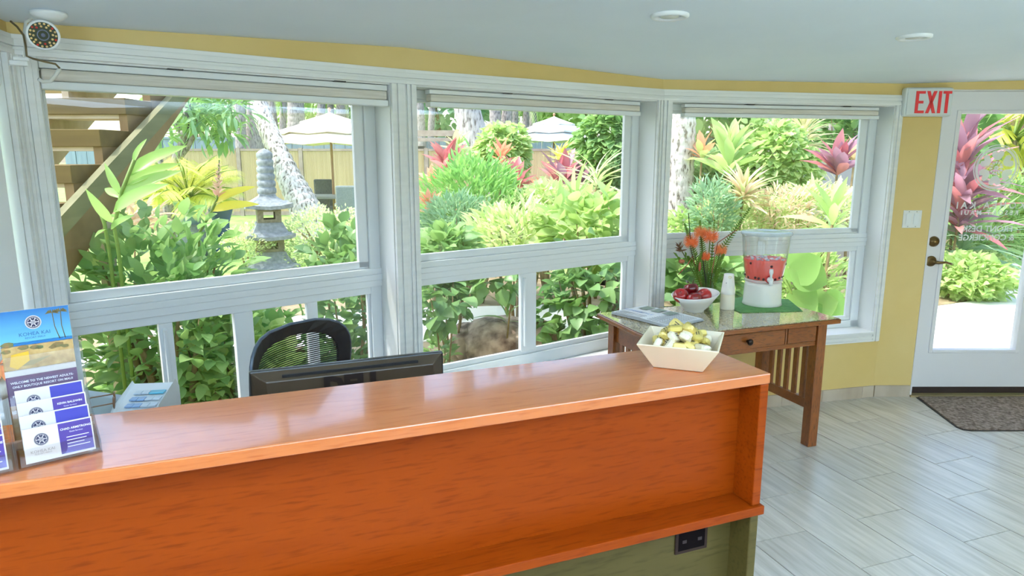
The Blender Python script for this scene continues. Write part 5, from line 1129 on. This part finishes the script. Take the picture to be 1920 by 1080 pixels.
roof6(.345, .18, zz(505), zz(470), .05); cell(.168, zz(474), zz(442)); roof6(.31, .165, zz(447), zz(416), .045); cell(.152, zz(420), zz(386)); roof6(.30, .10, zz(391), zz(363), .045)
mb = MB(); mb.T = LT; mb.box(-.19, .19, -.19, .19, GZ, zz(500)); mb.box(-.26, .26, -.26, .26, GZ, GZ + .09); mb.build('pedestal', stone2, lant)
pr_ = []; z = zz(364); ztop = zz(281); n_ = 6; hh = (ztop - z) / (n_ + .3)
for k in range(n_): r_ = .125 - .004 * k; pr_ += [(r_ * .86, z + k * hh), (r_, z + (k + .25) * hh), (r_, z + (k + .75) * hh), (r_ * .86, z + (k + .98) * hh)]
pr_ += [(.05, ztop), (0, ztop + .02)]
mb = MB(); mb.lathe([(0, z - .05)] + pr_, 20, c=(lc.x, lc.y, 0)); mb.build('spire', stone, lant)

# ---- stairs at the left, climbing away from the window along the house
stw = noise_mat('stair_trim_board', S(104, 104, 70), S(126, 124, 88), 3, .8, stretch=(6, .6, 6)); stl = noise_mat('stair_board_pale', S(190, 170, 138), S(214, 198, 170), 4, .8, stretch=(1, 4, 1)); riser = noise_mat('stair_tread_shaded', S(92, 74, 34), S(112, 90, 44), 4, .8, stretch=(.5, 4, 4)); strm = noise_mat('stringer_board', S(120, 96, 60), S(150, 122, 82), 5, .8)  # tread brown is darkened to stand for shade on the stairs
st = thing('garden_stairs', 'wooden open tread stairs climbing past the left window', 'stairs')
SX, SY, RUN, RISE = -2.14, 3.62, .27, .178; SZ = at(198, 275, SY).z
def yz(name, m, poly, x0, x1):
    mb = MB(); n_ = len(poly); vs = [(x0, y, z) for y, z in poly] + [(x1, y, z) for y, z in poly]
    mb.add(vs, [tuple(range(n_)), tuple(range(n_, 2 * n_))[::-1]] + [(i, (i + 1) % n_, n_ + (i + 1) % n_, n_ + i) for i in range(n_)]); return mb.build(name, m, st)
K0, K1 = -6, 7
def saw(name, m, x0, x1, dep):
    top = []
    for k in range(K0, K1): top += [(SY + RUN * k + .012, SZ + RISE * (k - 1) + .09), (SY + RUN * k + .012, SZ + RISE * k)]
    top += [(SY + RUN * K1, SZ + RISE * (K1 - 1))]
    lo = [(SY + RUN * K1 + dep, SZ + RISE * (K1 - 1) - .0), (SY + RUN * K0 + dep, SZ + RISE * (K0 - 1))]
    return yz(name, m, top + lo, x0, x1)
saw('stringer', strm, SX - .045, SX, .30); saw('stringer', stl, SX - 1.0, SX - .955, .26); saw('stringer', stl, SX - .52, SX - .48, .26)  # inner and far stringers pale, sunlight put into their colour
for k in range(K0, K1):
    mb = MB(); y_ = SY + RUN * k; z_ = SZ + RISE * k; mb.box(SX - 1.03, SX + .004, y_, y_ + .29, z_, z_ + .088); mb.build('tread', riser, st, .003)
    mb = MB(); mb.box(SX - 1.0, SX - .045, y_ + .02, y_ + .27, z_ - .022, z_); mb.build('lit_underside', stl, st)  # pale strip added as the lit underside of each tread
ya, yb = SY + RUN * (K0 + .5), SY + RUN * (K1 + .5)
pa, pb = ray(115, 420), ray(330, 185); XB = SX + .06; A3 = Vector((0, 0, EYE)) + pa * (XB / pa.x); B3 = Vector((0, 0, EYE)) + pb * (XB / pb.x); sl3 = (B3.z - A3.z) / (B3.y - A3.y)
zl = lambda y: A3.z + (y - A3.y) * sl3
yz('trim_board', stw, [(ya, zl(ya) - .045), (yb, zl(yb) - .045), (yb, zl(yb) + .05), (ya, zl(ya) + .05)], XB - .02, XB + .02)
for y in (SY - .9, SY + .02): mb = MB(); mb.box(SX - .09, SX - .046, y, y + .09, GZ, zl(y) - .02); mb.build('support_post', stl, st)

mb = MB(); mb.box(SX - 1.15, SX + .45, SY + RUN * K1, SY + RUN * K1 + 1.6, SZ + RISE * (K1 - 1) - .0, SZ + RISE * (K1 - 1) + .12); mb.build('landing', stw, st)  # wide deck added to shade the stairs from the sky
# ---- pots
blu = noise_mat('pale_blue_glaze', S(140, 168, 190), S(160, 186, 206), 8, .4); P = at(357, 418, 11.0)
pt = thing('potted_palm', 'yellow green palm in a pale blue pot in front of the bamboo fence', 'potted plant', (P.x, P.y, GZ)); zt, zb = at(357, 376, 11).z, at(357, 420, 11).z
mb = MB(); mb.lathe([(0, zb), (.15, zb), (.225, zt - .03), (.235, zt - .03), (.235, zt), (.21, zt), (.2, zt - .05), (0, zt - .05)], 28, c=(P.x, P.y, 0)); mb.build('pot', blu, pt)
mb = MB(); mb.lathe([(0, GZ), (.22, GZ), (.22, zb), (0, zb)], 20, c=(P.x, P.y, 0)); mb.build('plinth', stone, pt)
fronds(pt, Vector((P.x, P.y, zt)), 34, 1.0, G_yel[0], .36, seed=9, el0=88, el1=20, nl=34, tpl=leaf_tpl(2, .07, .4, .15, .3))
P = at(414, 402, 11.6); bs = thing('garden_stool', 'dark blue glazed garden stool near the fence foot', 'stool', (P.x, P.y, GZ)); z1 = at(414, 386, 11.6).z
mb = MB(); mb.lathe([(0, GZ), (.13, GZ), (.11, GZ + .06), (.13, z1 * .6), (.2, z1 - .06), (.2, z1), (0, z1 + .02)], 20, c=(P.x, P.y, 0)); mb.build('glazed_body', mat('cobalt_glaze', S(60, 92, 140), .25), bs)

# ---- rocks outside the lower middle window
rockm = noise_mat('lava_rock', S(104, 84, 72), S(196, 172, 152), 9, .95, detail=10, bump=1.0, lo=.38, hi=.62)
def rock(label, box, Y, seed, ry=.22):
    c, rx, rz = box3(*box, Y); root_c = c; r_ = np.random.RandomState(seed); mb = MB(); mb.ball((0, 0, 0), 1, 16, 10); V = np.array(mb.v); dirs = r_.randn(14, 3); dirs /= np.linalg.norm(dirs, axis=1)[:, None]; off = r_.uniform(.72, .98, 14)
    for d_, o_ in zip(dirs, off): q_ = V @ d_; ex = np.maximum(q_ - o_, 0); V = V - ex[:, None] * d_[None]
    V = np.sign(V) * np.abs(V) ** .72; V = V * (1 + .03 * r_.randn(len(V))[:, None]); mb.v = [(c.x + x * rx * 1.05, c.y + y * ry, c.z + z * rz * 1.08) for x, y, z in V]
    return mb.build('boulder', rockm, None, label=label, cat='rock')
rock('broad brown lava boulder on the ground outside the middle window', (868, 600, 1000, 690), 5.0, 3, .3)
rock('tall grey lava boulder left of the broad one', (842, 608, 892, 692), 5.05, 5, .2)
rock('brown lava boulder behind the broad one toward the window stile', (960, 606, 1050, 680), 5.15, 11, .25)
rock('small pale stone at the foot of the boulders', (818, 662, 862, 702), 4.9, 8, .14)

# ---- planting
# near left window
shrub('leafy_shrub', 'dense leafy green shrub filling the foot of the left window', 'shrub', (118, 398, 500, 800), 3.55, OV, 0.105, 290, 900, G_mid, ry=.34, seed=1, stems=9, shell=.6)
shrub('leafy_shrub', 'bright green broad leaved shrub outside the sliding panes by the chair', 'shrub', (300, 590, 560, 830), 3.7, OVB, 0.100, 150, 350, G_lime, ry=.25, seed=2, stems=7)
shrub('leafy_shrub', 'deep green climbing shrub in the corner of the left window', 'shrub', (575, 425, 735, 760), 4.2, OVB, 0.105, 200, 420, G_deep, ry=.3, seed=3, stems=6)
shrub('leafy_shrub', 'pale flowering ground shrub at the foot of the leaning palm', 'shrub', (515, 392, 720, 500), 9.9, SML, 0.052, 0, 5440, G_pale, ry=.9, seed=4, shell=.8)
shrub('leafy_shrub', 'light yellow green ground shrub on the lawn beside the lantern', 'shrub', (420, 424, 512, 486), 9.2, SML, 0.048, 0, 2040, G_var, ry=.5, seed=44, shell=.8)
shrub('flowering_shrub', 'low shrub with pale pink leaves behind the ginger stalks', 'shrub', (120, 392, 300, 450), 4.9, LAN, 0.140, 90, 200, G_pink, ry=.4, seed=5)
shrub('leafy_shrub', 'dense low green growth behind the sliding panes of the left window', 'shrub', (120, 560, 740, 900), 4.25, OV, .12, 60, 1300, G_mid, ry=.3, seed=61, stems=8, shell=.5)
# ginger
GY = 3.22; gr = at(215, 440, GY); gi = thing('ginger_plant', 'torch ginger with large pale green leaves beside the stairs', 'plant', (gr.x, gr.y, GZ)); gl = mesh_of(GIN, leafmat('ginger_leaf', S(140, 184, 92), S(180, 208, 130), .5, .35, False))
gstems = [[(222, 470), (214, 425), (228, 360), (252, 300)], [(205, 470), (196, 420), (182, 380)]]
for s_ in gstems: mb = MB(); q_ = at(*s_[0], GY); mb.tube([(q_.x, q_.y, GZ)] + [tuple(at(a_, b_, GY)) for a_, b_ in s_], .009, 7); mb.build('stalk', gstem, gi)
for k, (x0, y0, x1, y1, dy, sc_) in enumerate(((228, 365, 190, 312, -.05, 1.), (226, 372, 186, 350, .05, 1.), (224, 372, 322, 318, 0, 1.), (232, 350, 330, 300, .1, 1.), (238, 332, 336, 268, .1, 1.05), (250, 305, 268, 255, .0, .9), (213, 398, 288, 345, -.12, .95), (212, 418, 160, 370, -.12, 1.), (200, 430, 175, 440, -.1, .9), (208, 430, 240, 400, -.1, .8))):
    a_, b_ = at(x0, y0, GY), at(x1, y1, GY + dy); d_ = (b_ - a_) * .92; o = obj('leaf', gl, gi); o.matrix_parent_inverse = Matrix.Translation(-Vector(gi.location)); o.matrix_basis = orient(a_, d_ + Vector((0, 0, d_.length * .12)), Vector((0, -.9, .55)), d_.length * 1.1 * sc_)
# ginger flower
q_ = at(408, 370, 5.2); gf = thing('ginger_flower', 'cream and pink flower spike with yellow leaves before the lantern', 'flower', (q_.x, q_.y, GZ))
mb = MB(); pts_ = [at(372, 440, 5.2), at(395, 400, 5.2), at(408, 372, 5.2), at(411, 300, 5.2)]; mb.tube([(pts_[0].x - .05, 5.2, GZ)] + pts_, [.013, .012, .011, .01, .004], 7); mb.build('stalk', gstem, gf)
br = mesh_of(leaf_tpl(3, .5, .45, .3, .1), leafmat('cream_bract', S(238, 220, 190), S(236, 190, 180), .4, .5, False), 'bract')
for k in range(34):
    t_ = k / 33; c = at(408, 372, 5.2).lerp(at(411, 306, 5.2), t_); a_ = k * 2.39996; d_ = Vector((math.cos(a_), math.sin(a_), .9)); o = obj('bract', br, gf); o.matrix_parent_inverse = Matrix.Translation(-Vector(gf.location)); o.matrix_basis = orient(c, d_, (0, 0, 1), .085 * (1.05 - .75 * t_))
yl = mesh_of(GIN, leafmat('yellow_leaf', S(226, 206, 90), S(206, 204, 96), .45, .4, False))
for x0, y0, x1, y1 in ((400, 382, 464, 354), (396, 396, 470, 386)): a_, b_ = at(x0, y0, 5.2), at(x1, y1, 5.15); o = obj('leaf', yl, gf); o.matrix_parent_inverse = Matrix.Translation(-Vector(gf.location)); o.matrix_basis = orient(a_, (b_ - a_) + Vector((0, 0, .06)), (0, -.8, .6), (b_ - a_).length * 1.05)
# tree behind the pot
tr = at(318, 400, 12.2); te = thing('plumeria_tree', 'branching grey tree with glossy leaf clusters before the bamboo fence', 'tree', (tr.x, tr.y, GZ))
for pts in ([(306, 430, .10), (312, 360, .1), (330, 300, .09), (345, 262, .08), (352, 190, .06)], [(330, 302, .07), (352, 276, .05), (366, 250, .04), (372, 215, .03)], [(318, 345, .05), (300, 300, .05), (296, 262, .04), (290, 215, .03)], [(345, 262, .05), (330, 230, .04), (318, 190, .03)]):
    mb = MB(); mb.tube([tuple(at(a_, b_, 12.2)) if i or pts[0][1] < 420 else (tr.x, tr.y, GZ) for i, (a_, b_, r_) in enumerate(pts)], [p[2] * .95 for p in pts], 8); mb.build('branch', far_bark, te)
for k, (px, py, r1, n_) in enumerate(((352, 205, .42, 70), (400, 215, .42, 70), (312, 215, .40, 60), (432, 200, .38, 60), (375, 245, .36, 50), (425, 248, .32, 42), (296, 250, .3, 40), (345, 178, .45, 60), (400, 180, .4, 50))):
    c = at(px, py, 12.2 + (k % 3 - 1) * .4); r_ = random.Random(k); xs = []
    for i in range(n_): d_ = rdir(r_); p = c + Vector((d_.x, d_.y, d_.z * .7)) * r1 * r_.random() ** .4; xs.append(orient(p, d_ + Vector((0, 0, .15)), Vector((0, 0, 1)) + rdir(r_) * .4, r_.uniform(.22, .34)))
    leaf_parts([mesh_of(leaf_tpl(4, .3, .55, .15, .3), (G_deep if k % 2 else G_mid)[1])], xs[:30], te); merged('foliage', LAN, xs[30:], G_blue[0], te, k)
# middle window: tall bright shrub and companions
shrub('tall_shrub', 'tall bright green narrow leaved shrub in the middle window', 'shrub', (800, 300, 982, 470), 7.4, LAN, 0.126, 280, 2550, G_bri, ry=.6, up=1.0, seed=6, stems=9)
shrub('low_shrub', 'blue green fine leaved shrub at the foot of the tall shrub', 'shrub', (786, 368, 930, 470), 6.6, LAN, 0.081, 0, 2550, G_blue, ry=.4, up=.8, seed=7)
rosette('ti_plant', 'coral pink ti plant at the upper side of the tall shrub', 'ti plant', 838, 318, 8.2, TI, 0.34, 21, G_red, seed=1)
rosette('ti_plant', 'small salmon ti plant low beside the window post', 'ti plant', 808, 398, 7.0, TI, 0.24, 18, G_cor, seed=2)
rosette('ti_plant', 'peach ti plant at the fence side of the tall shrub', 'ti plant', 812, 345, 8.4, TI, 0.24, 16, G_cor, seed=22)
rosette('ti_plant', 'crimson ti plant between the tall shrub and the fence', 'ti plant', 968, 352, 8.4, TI, 0.37, 24, G_red, seed=3)
rosette('ti_plant', 'orange red ti plant under the vine covered trunk', 'ti plant', 940, 302, 9.2, TI, 0.29, 16, G_cor, seed=4)
rosette('ti_plant', 'large magenta and purple ti plant before the bamboo fence', 'ti plant', 1052, 350, 8.6, TI, 0.46, 29, [G_red, G_pur], seed=5)
rosette('ti_plant', 'small dark red ti plant beneath the magenta one', 'ti plant', 1020, 372, 8.0, TI, 0.27, 18, [G_red, G_cor], seed=6)
rosette('ti_plant', 'plum ti plant beside the vine column', 'ti plant', 1088, 345, 8.8, TI, 0.27, 16, G_pur, seed=7)
rosette('croton_plant', 'yellow tufted croton above the magenta ti plant', 'croton', 1050, 300, 8.9, TI, .24, 20, G_yel, seed=8)
rosette('croton_plant', 'cream tufted plant beside the slanting trunk', 'croton', 858, 285, 9.4, TI, .30, 24, G_var, seed=9)
rosette('croton_plant', 'small cream tuft at the vine column side of the croton', 'croton', 1066, 308, 8.8, TI, .2, 16, G_var, seed=10)
shrub('vine_mound', 'lime green vine climbing the stump beside the slanting trunk', 'vine', (896, 236, 988, 345), 10.2, HEART, 0.126, 200, 1530, G_lime, ry=.5, seed=8, up=-.2, shell=.85)
shrub('vine_mound', 'green heart leaved vine covering the column at the window edge', 'vine', (1090, 190, 1215, 352), 9.4, HEART, 0.126, 240, 1870, G_mid, ry=.5, seed=9, up=-.2, shell=.88)
shrub('vine_mound', 'round vine covered mound in the window behind the table', 'vine', (1392, 232, 1510, 400), 8.6, HEART, 0.104, 240, 2210, G_lime, ry=.5, seed=10, up=-.2, shell=.9)
rosette('spider_lily', 'pale green spider lily clump beneath the vine column', 'lily', 1118, 352, 7.6, STRAP, .52, 30, G_pale, seed=11)
rosette('spider_lily', 'striped green spider lily in front of the plum ti plant', 'lily', 1078, 385, 7.0, STRAP, .46, 30, G_lime, seed=12)
shrub('variegated_shrub', 'cream and green variegated shrub at the foot of the middle window', 'shrub', (880, 392, 1060, 500), 6.0, LAN, 0.150, 200, 700, G_var, ry=.4, up=.8, seed=11)
shrub('broad_shrub', 'light green broad leaved shrub at the sunny foot of the middle window', 'shrub', (1010, 372, 1215, 500), 5.7, OV, 0.170, 230, 420, G_lime, ry=.4, up=.4, seed=12)
shrub('broad_shrub', 'fresh green broad leaved plant at the window post of the middle window', 'shrub', (786, 432, 900, 540), 5.0, OVB, 0.120, 160, 260, G_mid, ry=.3, seed=13)
shrub('broad_shrub', 'pale green shrub spreading below the magenta ti plant', 'shrub', (960, 350, 1110, 430), 7.3, OV, 0.111, 120, 850, G_pale, ry=.4, seed=14)
shrub('variegated_shrub', 'fine cream leaved shrub under the crimson ti plant', 'shrub', (920, 360, 1020, 430), 7.2, LAN, 0.096, 100, 850, G_pale, ry=.4, seed=15)
# lower middle window
shrub('climbing_vine', 'dark green broad leaved vine outside the lower left sliding pane', 'vine', (782, 500, 880, 612), 4.55, HEART, 0.110, 90, 40, G_deep, ry=.25, seed=16, up=-.1, stems=2)
shrub('climbing_vine', 'dark trailing vine over the boulders', 'vine', (880, 492, 990, 552), 4.75, HEART, 0.120, 46, 16, G_deep, ry=.2, seed=17, up=-.1, stems=1)
shrub('climbing_vine', 'dense dark green vine outside the lower right sliding pane', 'vine', (1000, 470, 1215, 720), 5.05, HEART, 0.125, 280, 330, G_deep, ry=.3, seed=18, up=-.2)
rosette('grass_tuft', 'small grass tuft growing between the boulders', 'grass', 950, 600, 4.85, STRAP, .25, 7, G_mid, seed=19, trunk=False)
shrub('low_shrub', 'small leafy seedling at the foot of the boulders', 'shrub', (796, 630, 850, 700), 4.7, OV, 0.080, 60, 20, G_mid, ry=.15, seed=20)
# window behind the table
rosette('dracaena_plant', 'tall upright lime dracaena beside the straight palm trunk', 'dracaena', 1366, 312, 8.0, leaf_tpl(5, .26, .6, .2, .2), .50, 26, G_lime, seed=13, spread=.7, height=.6)
rosette('croton_plant', 'pink and cream spiky croton in the middle of the right window', 'croton', 1392, 372, 6.8, leaf_tpl(4, .12, .4, .2, .4), .34, 100, [G_pink, G_pink, G_var], seed=14)
rosette('croton_plant', 'red tinged croton beside the palm trunk foot', 'croton', 1316, 296, 8.4, TI, .30, 20, [G_cor, G_lime], seed=15)
rosette('yucca_plant', 'cream spiky yucca above the grey wall', 'yucca', 1506, 268, 9.0, leaf_tpl(4, .07, .3, .1, .5), .66, 110, G_cream, seed=16, spread=1.3, height=.6)
rosette('ti_plant', 'purple red ti plant before the grey wall', 'ti plant', 1570, 322, 7.6, TI, 0.42, 29, [G_pur, G_red, G_pur], seed=17)
rosette('ti_plant', 'pale pink ti plant at the window frame beside the purple one', 'ti plant', 1602, 300, 8.4, TI, 0.30, 18, G_pink, seed=18)
rosette('birdnest_fern', 'bright green strap leaved fern low in the right window', 'fern', 1560, 428, 6.0, leaf_tpl(5, .22, .5, .2, .35), .42, 18, G_lime, seed=19)
rosette('birdnest_fern', 'pale green fern rosette below the purple ti plant', 'fern', 1520, 385, 7.0, leaf_tpl(5, .16, .5, .2, .4), .28, 26, G_pale, seed=20)
shrub('low_shrub', 'mottled small leaved shrub before the grey wall', 'shrub', (1460, 345, 1610, 440), 7.2, SML, 0.052, 0, 2550, G_var, ry=.4, seed=21)
shrub('low_shrub', 'fern green underplanting around the spiky croton', 'shrub', (1300, 368, 1480, 480), 7.2, LAN, 0.096, 150, 2720, G_pale, ry=.5, up=.6, seed=22)
shrub('low_shrub', 'yellow green shrub at the foot of the straight palm trunk', 'shrub', (1240, 395, 1330, 500), 7.0, OV, 0.089, 100, 680, G_lime, ry=.3, seed=23)
shrub('low_shrub', 'deep green hedge filling behind the lime dracaena', 'shrub', (1290, 290, 1420, 400), 8.9, OV, 0.118, 0, 1530, G_mid, ry=.4, seed=24)
shrub('broad_shrub', 'broad green plant outside the low pane behind the flowers', 'shrub', (1242, 470, 1370, 600), 5.6, OVB, 0.200, 110, 120, G_mid, ry=.3, seed=25)
shrub('low_shrub', 'sunny grassy shrub outside the low pane behind the dispenser', 'shrub', (1360, 468, 1600, 620), 6.4, LAN, 0.148, 150, 1360, G_lime, ry=.4, up=.5, seed=26)
gw = at(1490, 300, 10.2); gw2 = at(1640, 400, 10.2); mb = MB(); mb.box(gw.x, gw2.x + .6, 10.2, 10.4, GZ, gw.z); mb.build('garden_wall', noise_mat('grey_render', S(150, 152, 152), S(170, 172, 170), 3, .9), None, label='low grey rendered wall behind the purple ti plant', cat='wall')
shrub('low_shrub', 'reddish leaved shrub mottling the ground before the grey wall', 'shrub', (1420, 352, 1520, 440), 6.9, LAN, .09, 60, 500, G_pink, ry=.3, seed=51, up=.5)
shrub('low_shrub', 'blue green feathery plant between the palm trunk and the spiky croton', 'shrub', (1296, 345, 1372, 452), 6.7, LAN, .10, 60, 800, G_blue, ry=.3, seed=52, up=.7)
shrub('tall_shrub', 'dark leafy shrub filling the upper corner of the right window', 'shrub', (1540, 150, 1660, 330), 11., OV, .2, 0, 900, G_deep, ry=.6, seed=53)
# large round leaves (fan plant)
q_ = at(1520, 600, 5.5); fp = thing('elephant_ear', 'elephant ear plant with huge round leaves outside the low right pane', 'plant', (q_.x, q_.y, GZ)); big = mesh_of(leaf_tpl(8, .98, .42, .10, .18), leafmat('big_leaf', S(128, 170, 92), S(166, 198, 124), .45, .35, False))
for x0, y0, x1, y1, L_ in ((1478, 500, 1560, 530 , .34), (1470, 520, 1560, 470, .32), (1500, 580, 1590, 560, .30), (1482, 590, 1530, 545, .28), (1530, 560, 1600, 590, .28), (1470, 560, 1430, 590, .26)):
    a_, b_ = at(x0, y0, 5.5), at(x1, y1, 5.4); o = obj('leaf', big, fp); o.matrix_parent_inverse = Matrix.Translation(-Vector(fp.location)); o.matrix_basis = orient(a_, b_ - a_, (-.15, -.9, .45), L_)
    mb = MB(); mb.tube([(q_.x, q_.y, GZ), ((q_.x + a_.x) / 2, q_.y, a_.z * .6), tuple(a_)], .012, 6); mb.build('leaf_stalk', gstem, fp)
# door view
rosette('ti_plant', 'big magenta ti plant seen through the door glass', 'ti plant', 1800, 330, 8.5, TIL, 0.66, 64, [G_pur, G_red, G_pur], seed=21, height=.9, spread=.9)
rosette('ti_plant', 'lower pink purple ti plant behind the mirrored lettering', 'ti plant', 1800, 400, 8.3, TIL, 0.62, 60, [G_red, G_pur, G_pur], seed=22, height=.8, spread=.9)
rosette('ti_plant', 'narrow leaved purple ti plant at the door edge', 'ti plant', 1772, 380, 8.8, TIL, 0.55, 27, [G_pur, G_red], seed=23)
shrub('broad_shrub', 'bright green heart leaved plant at the top of the door glass', 'shrub', (1780, 190, 1850, 300), 10.0, HEART, .22, 90, 120, G_mid, ry=.3, seed=27)
c = at(1900, 262, 12.); root = thing('golden_palm', 'golden green palm fronds behind the frosted emblem', 'palm', (c.x, c.y, GZ)); fronds(root, c, 22, 1.9, G_yel[0], .6, seed=31, el0=80, el1=0, nl=44)
mb = MB(); mb.tube([(c.x, c.y, GZ), tuple(c)], .06, 8); mb.build('trunk', far_bark, root)
c = at(1936, 392, 12.); root = thing('golden_palm', 'lower green palm fronds behind the mirrored lettering', 'palm', (c.x, c.y, GZ)); fronds(root, c, 20, 1.5, G_lime[0], .55, seed=32, el0=75, el1=-5, nl=40)
mb = MB(); mb.tube([(c.x, c.y, GZ), tuple(c)], .05, 8); mb.build('trunk', far_bark, root)
for k, (px, py, Y, n_) in enumerate(((1800, 476, 8.4, 52), (1840, 462, 8.9, 52), (1902, 455, 11.2, 44))):
    rosette('agapanthus', 'strap leaved agapanthus ' + ('low by the door edge', 'beneath the pink ti plant', 'beside the shaded bend of the path')[k], 'plant', px, py, Y, STRAP, .74, n_, (G_blue, G_mid, G_mid)[k], seed=24 + k, trunk=False)
shrub('ground_cover', 'lime green ground cover bordering the door path', 'shrub', (1752, 484, 1868, 560), 7.75, OVB, .115, 290, 800, G_lime, ry=.55, seed=28, up=.4)
shrub('ground_cover', 'pale green ground cover at the bend of the path', 'shrub', (1790, 470, 1880, 522), 8.8, OVB, 0.074, 100, 850, G_pale, ry=.4, seed=29)
shrub('low_shrub', 'green hedge behind the agapanthus through the door', 'shrub', (1740, 330, 1990, 480), 10.6, LAN, 0.148, 0, 2720, G_mid, ry=.6, seed=30, up=.5)
cw_ = at(1880, 230, 16.); hs_ = thing('slatted_screen', 'brown slatted screen glimpsed at the top of the door glass', 'screen', (cw_.x, cw_.y, GZ))
for k in range(9): p_ = at(1862 + k * 9, 232, 16.); mb = MB(); mb.box(p_.x - .04, p_.x + .04, 15.98, 16.03, 1.0, p_.z + .35); mb.build('slat', noise_mat('brown_slat', S(112, 84, 66), S(136, 104, 84), 5, .8), hs_)
mb = MB(); p_ = at(1850, 220, 16.05); q_ = at(1990, 300, 16.05); mb.box(p_.x, q_.x, 16.05, 16.12, GZ, p_.z - .25); mb.build('panel', taupe, hs_)
